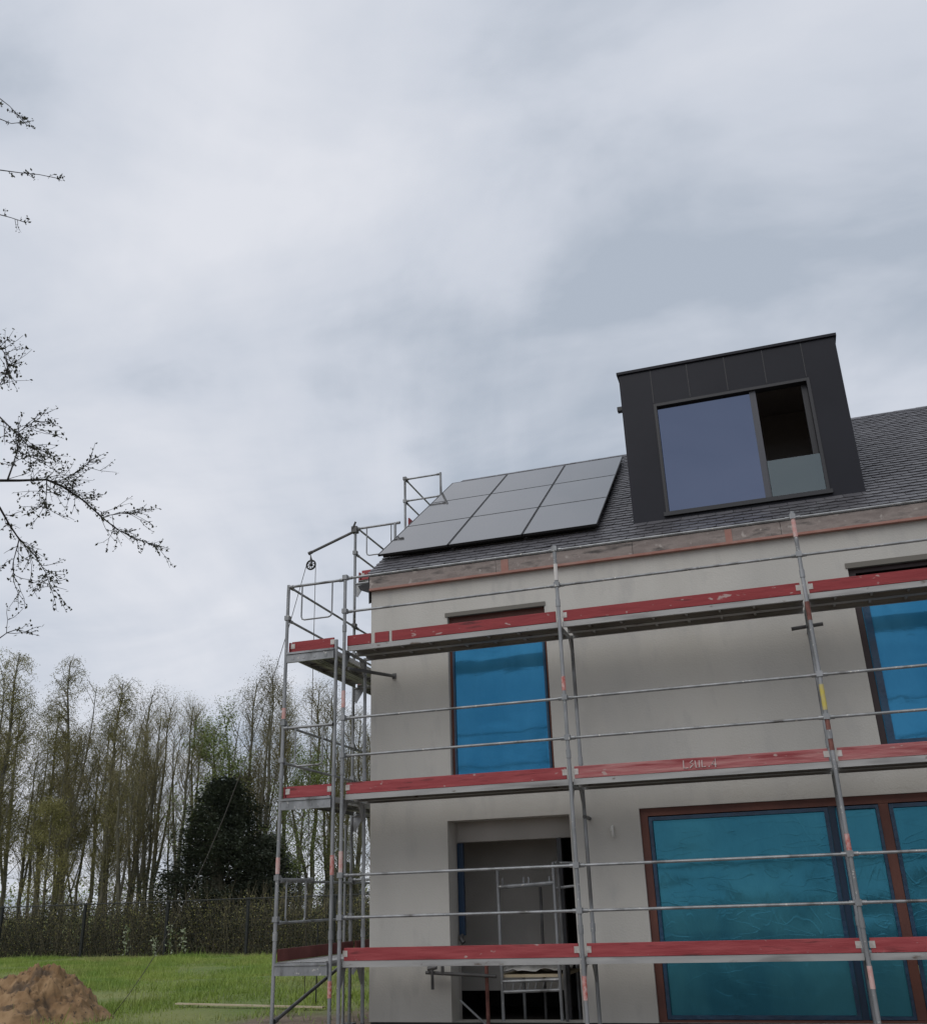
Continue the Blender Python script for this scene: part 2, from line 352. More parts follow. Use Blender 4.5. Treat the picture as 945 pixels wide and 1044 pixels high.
# eaves board and membrane strip
for k in range(6):
    a = -.05 + k * 2.02; eb = MB(); eb.box(a, a + 2.014, .985, 1.03, 6.07, 6.262); eb.build('fascia_board', M['fascia'], house)
ob = MB(); ob.box(-.05, 12.05, .972, 1.04, 6.04, 6.072); ob.box(2.05, 2.16, .979, .985, 6.0725, 6.255); ob.box(5.27, 5.36, .979, .985, 6.0725, 6.255)
ob.build('membrane_strip', M['strip'], house)
mf = MB(); mf.prism([(1.0, 6.27), (1.02, 5.85), (1.35, 6.0), (1.45, 6.3)], 0, -.075, -.06); mf.prism([(-.06, 6.05), (-.30, 6.15), (-.34, 6.22), (-.06, 6.28)], 1, 1.2, 1.23)
mf.build('membrane_flap', M['plinth'], house)

# roof sheet with a hole for the dormer, slates laid one by one
def on_roof(x, s, h=0): return Vector((x, 0, 0)) + E0 + SL * s + NRM * h
def on_back(x, s, h=0):
    p = on_roof(x, s, h); return Vector((p.x, 2 * YR - p.y, p.z))
DX0, DX1, DY = 3.97, 7.23, 1.60
s_d0 = (DY + .22 - 1.0) / CT; DZ1 = 9.33; s_d1 = (DZ1 - 6.33) / ST
rb = MB()
xs = [RX0, DX0 + .12, DX1 - .12, RX1]; ss = [-.04, s_d0, s_d1 - .15, RIDGE]
for i in range(3):
    for j in range(3):
        if i == 1 and j == 1: continue
        a, b, c, d = xs[i], xs[i + 1], ss[j], ss[j + 1]
        for h in (-.02, -.12):
            rb.add([on_roof(a, c, h), on_roof(b, c, h), on_roof(b, d, h), on_roof(a, d, h)], [(0, 1, 2, 3)])
for fn in (on_roof, on_back):
    for q in ([(RX0, -.04), (RX0, RIDGE)], [(RX1, -.04), (RX1, RIDGE)], [(RX0, -.04), (RX1, -.04)]):
        rb.add([fn(*q[0], -.02), fn(*q[1], -.02), fn(*q[1], -.12), fn(*q[0], -.12)], [(0, 1, 2, 3)])
for h in (-.02, -.12):
    rb.add([on_back(RX0, -.04, h), on_back(RX1, -.04, h), on_back(RX1, RIDGE, h), on_back(RX0, RIDGE, h)], [(0, 1, 2, 3)])
for i in (xs[1], xs[2]): pass
roof = rb.build('roof', M['roof_base'], house)
sl = MB(); GA = .145; SW = .25; rng = random.Random(5)
for r in range(int(RIDGE / GA) + 1):
    s0 = r * GA - .06; s1 = min(s0 + GA * 1.6, RIDGE + .02)
    x = RX0 - .02 - (r % 2) * SW / 2
    while x < RX1:
        a, b = max(x + .003, RX0 - .02), min(x + SW - .003, RX1); x += SW
        if b - a < .03: continue
        if b > DX0 + .02 and a < DX1 - .02 and s1 > s_d0 - .22 and s0 < s_d1 - .05:
            if a < DX0 - .02 and b < DX0 + .3: b = DX0 + .0
            elif b > DX1 + .02 and a > DX1 - .3: a = DX1
            else: continue
            if b - a < .02: continue
        t = .015 + rng.uniform(0, .004); t2 = t + rng.uniform(-.003, .003); e = rng.uniform(-.006, .006)
        # an uneven, slightly rounded tail
        P = [on_roof(a, s0 + e + .018, t), on_roof(a + (b - a) * .25, s0 + e, t), on_roof(a + (b - a) * .75, s0 + e, t2), on_roof(b, s0 + e + .018, t2),
             on_roof(b, s1, -.004), on_roof(a, s1, -.004)]
        Q = [p - NRM * .011 for p in P[:4]]
        sl.add(P + Q, [(0, 1, 2, 3, 4, 5), (0, 6, 7, 1), (1, 7, 8, 2), (2, 8, 9, 3), (0, 5, 6), (3, 9, 4)], 0 if rng.random() < .72 else 1)
for r in range(int(RIDGE / .33) + 1):
    s0 = r * .33 - .06; sl.add([on_back(RX0, s0, .02), on_back(RX1, s0, .02), on_back(RX1, min(s0 + .34, RIDGE), .0), on_back(RX0, min(s0 + .34, RIDGE), 0)], [(0, 1, 2, 3)])
sl.build('slates', [M['slate'], M['slate_light']], roof)
rt = MB(); 
for k in range(31):
    a = RX0 + k * .39; b = min(a + .40, RX1); 
    rt.add([(a, YR - .14, ZR - .082), (b, YR - .14, ZR - .085), (b, YR, ZR + .012), (a, YR, ZR + .016), (b, YR + .14, ZR - .075), (a, YR + .14, ZR - .075)], [(0, 1, 2, 3), (3, 2, 4, 5)])
rt.build('ridge_cap', M['slate'], roof)
vt = MB(); vt.tube([on_roof(RX0 - .03, .9, .06), on_roof(RX0 - .05, 1.5, .06)], .01, 5)
# dormer
ZB = 6.33 + (DY - 1.0) * ST / CT - .06
OX0, OX1, OZ0, OZ1 = 4.46, 6.775, 6.83, 8.69
d = MB(); wall_sheet(d, DX0, DX1, ZB, DZ1 - .03, [(OX0, OX1, OZ0, OZ1)], DY, .2)
for x0, x1 in ((DX0, DX0 + .14), (DX1 - .14, DX1)):
    d.prism([(DY + .2, ZB + .05), (DY + .2, DZ1 - .03), (5.2, DZ1 - .03), (5.2, DZ1 - .12)], 0, x0, x1)
d.box(DX0 + .14, DX1 - .14, DY + .2, 5.2, DZ1 - .16, DZ1 - .03)
dm = d.build('dormer', M['cladding'], house)
c = MB(); c.box(DX0 - .03, DX1 + .03, DY - .03, 5.25, DZ1 - .028, DZ1 + .02); c.build('roof_edge', M['cladding'], dm, bevel=.004)
c = MB()
for x in (4.47, 5.03, 5.60, 6.17, 6.74):
    c = MB(); c.box(x - .006, x + .006, DY - .006, DY - .0005, OZ1 + .02, DZ1 - .04); c.build('panel_seam', M['frame_dark'], dm)
c = MB(); frame(c, OX0 + .002, OX1 - .002, OZ0 + .002, OZ1 - .002, DY - .015, DY + .13, .045); c.box(OX0 - .03, OX1 + .03, DY - .05, DY - .016, OZ0 - .03, OZ0 + .03)
c.build('window_frame', M['frame_dark'], dm)
c = MB(); c.box(OX0 + .05, 5.90, DY + .05, DY + .062, OZ0 + .05, OZ1 - .05); c.build('glass_pane', M['solar_control'], dm)
c = MB(); c.box(5.895, 5.985, DY + .03, DY + .11, OZ0 + .048, OZ1 - .048); c.build('sliding_stile', mat('stile_grey', (.06, .063, .075), .4), dm)
c = MB(); c.box(5.99, OX1 - .05, DY + .005, DY + .018, OZ0 + .05, 7.45); c.build('balustrade', M['rail_glass'], dm)
c = MB(); c.box(OX1 - .13, OX1 - .05, DY + .09, DY + .19, OZ0 + .05, OZ1 - .05); c.build('inner_jamb', M['frame_dark'], dm)
c = MB(); c.box(DX0 - .13, DX0, DY + .45, DY + .55, 8.92, 8.99); c.build('spout', M['frame_dark'], dm)
c = MB(); c.box(DX0 + .145, DX1 - .145, DY + .21, 4.6, DZ1 - .19, DZ1 - .165); c.prism([(DY + .21, ZB + .1), (DY + .21, DZ1 - .2), (4.6, DZ1 - .2)], 0, DX1 - .17, DX1 - .142); c.prism([(DY + .21, ZB + .1), (DY + .21, DZ1 - .2), (4.6, DZ1 - .2)], 0, DX0 + .142, DX0 + .17); c.build('inner_lining', mat('lining', (.42, .40, .39), .9), dm)
c = MB(); c.box(DX0 + .2, DX1 - .2, 3.6, 3.65, 6.3, DZ1 - .2); c.build('inner_wall', mat('lining_wall', (.36, .345, .34), .9), dm)
# attic inside, unlit
c = MB(); c.box(.3, 11.6, 1.45, YB - .4, 6.0, 6.05); [c.prism([(1.9, 6.06), (9.6, 6.06), (YR, ZR - .35)], 0, q, q + .05) for q in (3.70, 7.45)]; c.box(3.76, 7.44, 6.6, 6.7, 6.06, 9.3); c.build('attic_room', M['dark_room'], house)

# ------------------------------------------------------------------ solar panels
PXS = [(-.075, 1.095), (1.110, 2.292), (2.307, 3.455)]; PSS = [(.545, 2.158), (2.164, 3.780), (3.786, 5.41)]
rown = ['bottom row by the eaves', 'middle row', 'top row under the ridge']; coln = ['nearest the gable edge', 'in the centre column', 'beside the dormer']
MT = Matrix(((1, 0, 0), (0, CT, -ST), (0, ST, CT))).to_4x4()
for j, (s0, s1) in enumerate(PSS):
    for i, (x0, x1) in enumerate(PXS):
        base = tuple(on_roof((x0 + x1) / 2, (s0 + s1) / 2, .10))
        t = thing('solar_panel', base, 'dark solar panel on the slate roof, %s, %s' % (rown[j], coln[i]), 'solar panel', 'solar panels on the roof')
        def rbox(mb, a, b, c_, d_, h0, h1):
            vs = [on_roof(x, s, h) for h in (h0, h1) for s in (c_, d_) for x in (a, b)]
            mb.add(vs, [(0, 2, 3, 1), (4, 5, 7, 6), (0, 1, 5, 4), (2, 6, 7, 3), (0, 4, 6, 2), (1, 3, 7, 5)])
        g = MB(); rbox(g, x0 + .012, x1 - .012, s0 + .0085, s1 - .0085, .105, .131); g.build('glass', M['panel'], t)
        fr = MB()
        rbox(fr, x0, x1, s0, s0 + .008, .10, .134); rbox(fr, x0, x1, s1 - .008, s1, .10, .134)
        rbox(fr, x0, x0 + .011, s0 + .0115, s1 - .0115, .10, .136); rbox(fr, x1 - .011, x1, s0 + .0115, s1 - .0115, .10, .136)
        fr.build('frame', M['panel_frame'], t)
        for q in (.12, .75):
            mr = MB(); s = s0 + (s1 - s0) * q; rbox(mr, x0 + .01, x1 - .01, s - .02, s + .02, .025, .099)
            mr.build('mounting_rail', M['panel_frame'], t)

# ------------------------------------------------------------------ scaffolding
TR_ = .0242
def node(mb, x, y, z, sx, sy):
    """wedge housing welded to a standard"""
    mb.box(x - .035 if sx else x - .03, x + .035 if sx else x + .03, y - .033, y + .045, z - .03, z + .035)
def standard(parent, x, y, z0, z1, nodes=(), m='steel', joints=()):
    mb = MB(); mb.tube([(x, y, z0), (x, y, z1)], TR_, 12)
    for z in nodes: node(mb, x, y, z, 1, 0)
    for z in joints: mb.tube([(x, y, z - .05), (x, y, z + .05)], TR_ + .007, 12)
    return mb.build('standard', M[m], parent)
def band(st, x, y, z0, z1, m):
    mb = MB(); mb.tube([(x, y, z0), (x, y, z1)], TR_ + .003, 12); mb.build('colour_band', M[m], st)
def rail(parent, p, q, m='steel', name='guard_rail', r=.0175):
    mb = MB(); p, q = Vector(p), Vector(q); dv = (q - p).normalized()
    mb.tube([p, q], r, 10)
    for e, s in ((p, 1), (q, -1)):
        mb.tube([e, e + dv * s * .07], r + .007, 8)
    return mb.build(name, M[m], parent)
def plank(parent, axis, a0, a1, b0, b1, z, m='deck'):
    """steel plank: perforated-looking sheet with two side flanges, lips and cross ribs underneath; axis 0 = along X"""
    mb = MB()
    def bx(u0, u1, v0, v1, z0, z1):
        if axis == 0: mb.box(u0, u1, v0, v1, z0, z1)
        else: mb.box(v0, v1, u0, u1, z0, z1)
    bx(a0, a1, b0 + .003, b1 - .003, z - .006, z)
    for (p, q, l0, l1) in ((b0, b0 + .004, b0 + .004, b0 + .03), (b1 - .004, b1, b1 - .03, b1 - .004)):
        bx(a0, a1, p, q, z - .07, z); bx(a0, a1, l0, l1, z - .07, z - .066)
    k = a0 + .3
    while k < a1 - .2:
        bx(k, k + .03, b0 + .005, b1 - .005, z - .035, z - .0065); k += .42
    mid = (b0 + b1) / 2; bx(a0 + .01, a1 - .01, mid - .035, mid + .035, z - .028, z - .0066)
    return mb.build('deck_plank', M[m], parent)
def toe(parent, axis, a0, a1, b, z, m, label=None, h=.15, brackets=True):
    mb = MB()
    if axis == 0: mb.box(a0, a1, b, b + .028, z + .004, z + h)
    else: mb.box(b, b + .028, a0, a1, z + .004, z + h)
    o = mb.build('toe_board', M[m], parent, bevel=.003)
    if label: o['label'] = label
    if brackets:
        for e, s in ((a0, 1), (a1, -1)):
            p, q = sorted((e - s * .012, e + s * .05)); k = MB()
            if axis == 0: k.box(p, q, b - .005, b - .0005, z + .05, z + .12)
            else: k.box(b - .005, b - .0005, p, q, z + .05, z + .12)
            k.build('end_bracket', M['fitting'], o)
    return o
def transom(parent, p, q, z, m='steel', beam=False):
    """cross bar between the two uprights of a frame with corner gussets"""
    p, q = Vector((*p, z - .03)), Vector((*q, z - .03)); dv = (q - p).normalized(); mb = MB()
    mb.tube([p, q], .022, 8)
    side = Vector((-dv.y, dv.x, 0)) * .006
    for e, s in ((p, 1), (q, -1)):
        a = e + Vector((0, 0, -.02)); b = e + dv * s * .17 + Vector((0, 0, -.02)); c_ = e + Vector((0, 0, -.22))
        c2 = e + dv * s * .03 + Vector((0, 0, -.24))
        vs = [x + side for x in (a, b, c2, c_)] + [x - side for x in (a, b, c2, c_)]
        mb.add(vs, [(0, 1, 2, 3), (7, 6, 5, 4), (0, 4, 5, 1), (1, 5, 6, 2), (2, 6, 7, 3), (3, 7, 4, 0)])
    return mb.build('transom', M[m], parent)
def end_guard(parent, a, b, z, drop=.52, m='steel'):
    """end rail with a U-shaped bow hanging under it"""
    a, b = Vector((*a, z)), Vector((*b, z)); dv = b - a; mb = MB()
    mb.tube([a, b], .019, 10)
    p, q = a + dv * .24, a + dv * .80; dn = Vector((0, 0, -drop))
    rr = .05; du = dv.normalized() * rr
    mb.tube([p, p + dn * .9, p + dn * .97 + du * .3, p + dn + du, q + dn - du, q + dn * .97 - du * .3, q + dn * .9, q], .012, 8)
    for e, s in ((a, 1), (b, -1)): mb.tube([e, e + dv.normalized() * s * .06], .027, 8)
    return mb.build('end_guard', M[m], parent, smooth=False)

fs_ = thing('facade_scaffold', (4.6, .36, 0), 'three level steel scaffold with red toe boards along the front of the house', 'scaffold')
BX = [0, 3.068, 6.136, 9.204, 12.272]; LV = [.95, 2.95, 4.95]
tops = [5.98, 6.0, 6.02, 6.0, 6.0]
bands = {0: [(4.09, 4.32, 'band_pink'), (1.96, 2.24, 'band_pink')],
         1: [(4.04, 4.22, 'band_red'), (5.51, 5.74, 'band_white'), (.51, .76, 'band_red')],
         2: [(3.53, 3.83, 'band_yellow'), (1.96, 2.16, 'band_red'), (.61, .83, 'band_pink'), (5.68, 5.93, 'band_pink'), (3.07, 3.46, 'rust'), (4.61, 4.84, 'rust')]}
for i, x in enumerate(BX):
    nd = [z + k for z in LV for k in (.5, 1.0)]
    s_ = standard(fs_, x, 0, .0, tops[i], nd, joints=(1.25, 3.25, 5.2))
    for (a, b, m) in bands.get(i, []): band(s_, x, 0, a, b, m)
    bp = MB(); bp.box(x - .075, x + .075, -.075, .075, -.03, .012); bp.tube([(x, 0, .012), (x, 0, .2)], .03, 8); bp.build('base_plate', M['steel_dark'], s_)
    s2 = standard(fs_, x, .73, .0, 4.93, (), joints=(1.25, 3.25))
    bp = MB(); bp.box(x - .075, x + .075, .655, .805, -.03, .012); bp.tube([(x, .73, .012), (x, .73, .2)], .03, 8); bp.build('base_plate', M['steel_dark'], s2)
    for z in LV: transom(fs_, (x, .026), (x, .704), z - .04)
redm = {0: ['red_mid', 'red_mid', 'red_mid', 'red_mid'], 1: ['red_mid', 'red_faded', 'red_faded', 'red_faded'], 2: ['red_dark', 'red_dark', 'red_dark', 'red_dark']}
for i in range(4):
    a, b = BX[i], BX[i + 1]
    for l, z in enumerate(LV):
        for k, (y0, y1) in enumerate(((.035, .355), (.375, .695))):
            plank(fs_, 0, a + .03, b - .03, y0, y1, z)
        if l == 2 and i == 0:
            for (u0, u1) in ((.03, .385), (.445, .655), (.70, b - .05)):
                toe(fs_, 0, u0, u1, .030, z, 'red_dark', 'split crimson toe board', brackets=False)
        else:
            t_ = toe(fs_, 0, a + .05, b - .05, .030, z, redm[l][i], 'faded pinkish red toe board' if redm[l][i] == 'red_faded' else None)
            if l == 1 and i == 1:
                ch = MB(); y = .026; z0 = 2.985
                strokes = [[(4.45, .09), (4.445, .0), (4.50, .0)], [(4.56, .085), (4.525, .06), (4.56, .035), (4.52, .0)], [(4.585, .08), (4.59, .0), (4.63, .0), (4.635, .08)],
                           [(4.665, .08), (4.66, .0), (4.705, .005)], [(4.735, .0), (4.75, .004)], [(4.83, .02), (4.775, .025), (4.82, .09), (4.815, -.01)]]
                for s_ in strokes: ch.tube([(x, y, z0 + zz) for x, zz in s_], .006, 4)
                ch.build('chalk_mark', M['chalk'], t_)
        for h in (.5, 1.0): rail(fs_, (a + .02, .04, z + h), (b - .02, .04, z + h))
tb = MB(); tb.tube([(.06, .02, 4.63), (.33, 1.048, 4.70)], TR_, 10); tb.box(.30, .36, 1.036, 1.0485, 4.66, 4.74); tb.build('wall_tie', M['steel_dark'], fs_)
for x, z in ((6.14, 4.70), (3.07, 2.55), (9.2, 4.7)):
    tb = MB(); tb.tube([(x, .70, z), (x, 1.048, z)], TR_, 10); tb.build('wall_tie', M['steel_dark'], fs_)
tb = MB(); tb.tube([(5.93, .80, 4.72), (6.32, .80, 4.745)], TR_, 10); tb.build('coupler_tube', M['steel_dark'], fs_)

gs = thing('gable_scaffold', (-.5, 3.6, 0), 'narrow stepped scaffold climbing the gable end at the left corner of the house', 'scaffold')
GX = [(-.90, -.135), (-.935, -.19), (-.93, -.16), (-.93, -.17)]; GY = [0.0, 2.4, 4.8, 7.2]
gt = [(5.95, 5.06), (7.72, 7.70), (9.66, 9.66), (9.66, 9.66)]
glv = [.95, 2.95, 4.95, 6.75, 8.65]
for i, y in enumerate(GY):
    for k in (0, 1):
        x = GX[i][k]
        s_ = standard(gs, x, y if i or k == 0 else .03, 0, gt[i][k], [z + h for z in glv[:3 + min(i, 2)] for h in (.5, 1.0) if z + h < gt[i][k]] if k == 0 else (), joints=(1.25, 3.25, 5.2, 7.2) if i > 1 else (1.25, 3.25))
        if i == 0 and k == 0: band(s_, x, y, 4.01, 4.16, 'band_pink'); band(s_, x, y, 2.0, 2.2, 'band_pink')
        if i == 0 and k == 1: band(s_, x, .03, .54, .73, 'band_red'); band(s_, x, .03, 1.96, 2.2, 'band_red')
        bp = MB(); bp.box(x - .075, x + .075, y - .075, y + .075, -.03, .012); bp.build('base_plate', M['steel_dark'], s_)
    for z in glv[:min(3 + i, 5)]:
        if i == 0: continue
        transom(gs, (GX[i][0] + .026, y), (GX[i][1] - .026, y), z - .04)
for z in (.95, 2.95, 4.95):     # deep end beams facing the front
    mb = MB(); mb.box(GX[0][0] + .02, GX[0][1] - .02, -.02, .02, z - .155, z - .045); mb.box(GX[0][0] + .02, GX[0][1] - .02, -.035, .035, z - .04, z - .012)
    for k in range(4): mb.box(-.80 + k * .17, -.76 + k * .17, -.024, -.0205, z - .12, z - .08)
    mb.build('transom', M['steel'], gs)
for i in range(3):
    y0, y1 = GY[i], GY[i + 1]
    for l, z in enumerate(glv[:3 + i]):
        for (x0, x1) in ((-.885, -.555), (-.535, -.205)):
            plank(gs, 1, y0 + .04, y1 - .04, x0, x1, z, 'deck')
        top = z + 1 < 6 + i * 2
        for h in (.5, 1.0): rail(gs, (GX[i][0] + .03, y0 + .02, z + h - .04), (GX[i + 1][0] + .03, y1 - .02, z + h - .04))
        toe(gs, 1, y0 + .05, y1 - .05, -.90 + .012, z, 'red_brown' if l == 0 else 'red_mid', 'dark red-brown toe board' if l == 0 else None, brackets=False)
for z, m in ((2.95, 'red_mid'), (4.95, 'red_dark')):
    toe(gs, 0, GX[0][0] + .07, GX[0][1] - .04, .03, z, m)
toe(gs, 0, -.82, -.22, 2.43, 6.75, 'red_mid', None, .17)
end_guard(gs, (-.885, 0), (-.03, 0), 5.92); end_guard(gs, (-.885, 0), (-.15, .0), 3.88); end_guard(gs, (-.895, .02), (-.70, .62), 1.93)
end_guard(gs, (-.915, 2.4), (-.10, 2.4), 7.69); end_guard(gs, (-.91, 2.4), (-.2, 2.4), 1.95)
for z in (9.63, 9.15): rail(gs, (-.92, 4.8, z), (-.17, 4.8, z), name='end_rail')
rail(gs, (-.16, 4.81, 9.2), (-.10, 5.1, 9.06), name='end_rail')
for p, q in (((-.88, .03, .28), (-.90, 2.37, .88)), ((-.86, -.02, .12), (-.12, -.02, .12))): rail(gs, p, q, 'steel_dark', 'brace', TR_)
rail(gs, (-1.0, 2.32, .0), (-1.0, 2.32, 2.75), 'steel', 'brace', .02)
rail(gs, (-.93, 2.40, 7.66), (-1.83, 2.40, 7.36), 'steel_dark', 'hoist_arm', TR_)
cp = MB(); cp.box(-.99, -.89, 2.34, 2.45, 7.62, 7.73); cp.tube([(-.97, 2.35, 7.68), (-.90, 2.33, 7.80)], .018, 6); cp.build('coupler', M['steel_dark'], gs)

# pulley and rope
pc = Vector((-1.775, 2.40, 7.145))
pu = thing('pulley', tuple(pc), 'small black rope pulley hanging from the scaffold hoist arm', 'pulley')
mb = MB(); seg = 24
mb.tube([pc + Vector((math.cos(a) * .082, 0, math.sin(a) * .082)) for a in [2 * math.pi * k / seg for k in range(seg + 1)]], .016, 6, cap=False)
for k in range(4):
    a = math.pi * k / 4 + .3; v = Vector((math.cos(a) * .08, 0, math.sin(a) * .08)); mb.tube([pc - v, pc + v], .008, 5)
mb.tube([pc + Vector((0, -.03, 0)), pc + Vector((0, .03, 0))], .02, 8)
mb.build('wheel', M['fence'], pu)
mb = MB(); mb.tube([pc + Vector((0, -.026, -.01)), pc + Vector((0, -.026, .10)), pc + Vector((-.01, 0, .16)), pc + Vector((-.03, 0, .22))], .010, 6)
mb.tube([pc + Vector((0, .026, -.01)), pc + Vector((0, .026, .10)), pc + Vector((-.01, 0, .16))], .010, 6); mb.build('hook', M['steel_dark'], pu)
rp = MB(); A = pc + Vector((.09, 0, 0)); B = pc + Vector((-.09, 0, 0))
pts = [Vector((A.x + .02, A.y, .35)), Vector((A.x + .01, A.y, 3)), A]
for k in range(1, 8):
    a = math.pi * k / 8; pts.append(pc + Vector((math.cos(a) * .092, 0, math.sin(a) * .092)))
pts.append(B); G = Vector((-5.6, 3.25, .03))
for k in range(1, 13):
    t = k / 12; q = B.lerp(G, t); q.z -= 1.15 * math.sin(math.pi * t) ** .9 * (1.15 - .3 * t); pts.append(q)
rp.tube(pts, .006, 5); tag(rp.build('rope', M['rope'], smooth=True), 'thin grey rope running over the pulley and slanting down to the grass', 'rope')

# inner scaffold in the porch opening
ins = thing('trestle_scaffold', (2.1, 1.7, 0), 'small grey steel frame scaffold standing inside the porch opening', 'scaffold')
def ftube(name, p, q, r=.022, m='steel'): mb = MB(); mb.tube([p, q], r, 10); return mb.build(name, M[m], ins)
for x, y, z in ((1.735, 1.22, 1.99), (2.50, 1.22, 2.04), (1.735, 2.3, .8), (2.50, 2.3, .8)): ftube('standard', (x, y, .0), (x, y, z))
ftube('standard', (1.60, 1.0, .02), (1.60, 1.0, .93), .024, 'rust'); ftube('standard', (2.58, 1.15, .02), (2.58, 1.15, 2.06), .02, 'steel_dark')
mb = MB(); mb.tube([(1.735, 1.22, 1.755), (2.50, 1.22, 1.785)], .026, 8)
for x in (1.80, 2.09, 2.16, 2.44): mb.tube([(x, 1.22, 1.76), (x, 1.22, 1.87)], .013, 6)
mb.build('transom', M['steel'], ins)
ftube('guard_rail', (2.5, 1.24, 1.72), (2.78, 1.24, 1.74), .018); ftube('guard_rail', (2.5, 1.24, 2.03), (2.78, 1.26, 2.02), .018)
mb = MB(); mb.tube([(1.735, 1.22, .62), (2.5, 1.22, .64)], .02, 8); mb.tube([(1.735, 1.22, .50), (2.5, 1.22, .52)], .02, 8)
for k in range(8): mb.tube([(1.76 + k * .1, 1.22, .50), (1.80 + k * .1, 1.22, .63)], .008, 5)
mb.build('lattice_beam', M['steel'], ins)
for y0, y1 in ((1.26, 1.58), (1.60, 1.92), (1.94, 2.26)): mb = MB(); mb.box(1.70, 2.54, y0, y1, .665, .70); mb.build('deck_plank', M['wood'], ins)
ftube('brace', (1.22, 1.05, .42), (1.62, 1.03, .10), .014)
ftube('brace', (2.1, 2.0, .0), (2.12, 2.0, 1.75), .02, 'steel_dark')
tb = MB(); tb.tube([(.80, .93, .755), (1.74, .96, .70)], .022, 10); tb.build('ledger', M['steel_dark'], ins)
tb = MB(); tb.tube([(.90, .90, .56), (.90, .90, .96)], .020, 10); tb.tube([(.84, .90, .80), (.96, .90, .82)], .028, 8); tb.tube([(1.03, .93, .72), (1.03, .93, .86)], .022, 8); tb.build('coupler', M['steel_dark'], ins)
ps = MB(); nx, ny = 14, 12
vs = [(1.70 + .84 * i / nx, 1.25 + .95 * j / ny, .715 + .06 * noise.noise(Vector((i * .35, j * .4, 2))) + .05 * max(0, noise.noise(Vector((i * .9, j * .8, 7)))) + .035) for j in range(ny + 1) for i in range(nx + 1)]
ps.add(vs, [(j * (nx + 1) + i, j * (nx + 1) + i + 1, (j + 1) * (nx + 1) + i + 1, (j + 1) * (nx + 1) + i) for j in range(ny) for i in range(nx)])
o = ps.build('plastic_sheet', M['sheet'], smooth=True); sd = o.modifiers.new('s', 'SOLIDIFY'); sd.thickness = .004
tag(o, 'crumpled pale plastic sheet lying on the trestle deck in the porch', 'plastic sheet')

# things on the ground
for k, (yy, zz) in enumerate(((2.95, .02), (3.0, .16), (2.9, .30))):
    mb = MB(); a, b = -.75 + .04 * k, -.1
    mb.box(a, b, yy, yy + 1.9, zz + .05, zz + .06); mb.box(a, b, yy, yy + .02, zz, zz + .05); mb.box(a, b, yy + 1.88, yy + 1.9, zz, zz + .05)
    mb.box(a, a + .02, yy + .02, yy + 1.88, zz, zz + .05); mb.box(b - .02, b, yy + .02, yy + 1.88, zz, zz + .05)
    tag(mb.build('spare_deck', M['deck']), 'spare steel deck in the stack beside the gable wall, %s' % ['lowest one', 'middle one', 'topmost one'][k], 'scaffold deck', 'stacked spare decks')
mb = MB(); mb.tube([(-2.668, 4.836, -.1), (-2.66, 4.83, 1.3)], .012, 6); tag(mb.build('steel_stake', M['fence']), 'thin dark steel stake upright in the ground left of the house corner', 'stake')
mb = MB(); dvx = Vector((3.196, -.644, 0)); nr = Vector((.644, 3.196, 0)).normalized() * .035; p0 = Vector((-5.318, 4.654, .05)); p1 = p0 + dvx
mb.add([p0 - nr, p1 - nr, p1 + nr, p0 + nr, *[v + Vector((0, 0, .025)) for v in (p0 - nr, p1 - nr, p1 + nr, p0 + nr)]], [(3, 2, 1, 0), (4, 5, 6, 7), (0, 1, 5, 4), (1, 2, 6, 5), (2, 3, 7, 6), (3, 0, 4, 7)])
tag(mb.build('timber_plank', M['wood']), 'long pale timber plank lying on the grass before the scaffold', 'plank')

def mound():
    cx, cy = -6.62, 2.60; n, k = 170, 80; vs = []
    for j in range(k + 1):
        for i in range(n):
            a = 2 * math.pi * i / n; rr = j / k
            rad = 1.20 + .30 * noise.noise(Vector((math.cos(a) * 1.4, math.sin(a) * 1.4, 3))) + (.9 if math.cos(a) < 0 else .0) * abs(math.cos(a))
            x = cx + math.cos(a) * rad * rr; y = cy + math.sin(a) * rad * rr
            p = Vector((x, y, 0)); t = 1 - rr
            prof = .84 * (t ** 1.15 * 1.22 if t < .82 else .971 + (t - .82) * .2)
            if math.cos(a) < -.2: prof *= 1 - .30 * min(1, rr * 2.2) * abs(math.cos(a))
            rg1 = 1 - abs(noise.noise(p * 2.1 + Vector((0, 0, 4)))) * 2
            h = prof + (.16 * noise.noise(p * 1.7 + Vector((0, 0, 5))) + .11 * (rg1 - .5) + .07 * noise.noise(p * 5 + Vector((0, 0, 2))) + .075 * noise.noise(p * 10) - .05 * max(0, .5 - abs(noise.noise(p * 4 + Vector((9, 0, 0)))) * 4) + .055 * noise.noise(p * 22)) * min(1, t * 4)
            vs.append((x + .05 * noise.noise(p * 6 + Vector((3, 0, 0))), y, h - .10 * (rr > .99)))
    fs = [(j * n + i, j * n + (i + 1) % n, (j + 1) * n + (i + 1) % n, (j + 1) * n + i) for j in range(k) for i in range(n)]
    mb = MB(); mb.add(vs, fs)
    tag(mb.build('dirt_mound', M['dirt'], smooth=True), 'heap of dug brown clay on the grass at lower left', 'dirt heap')
mound()

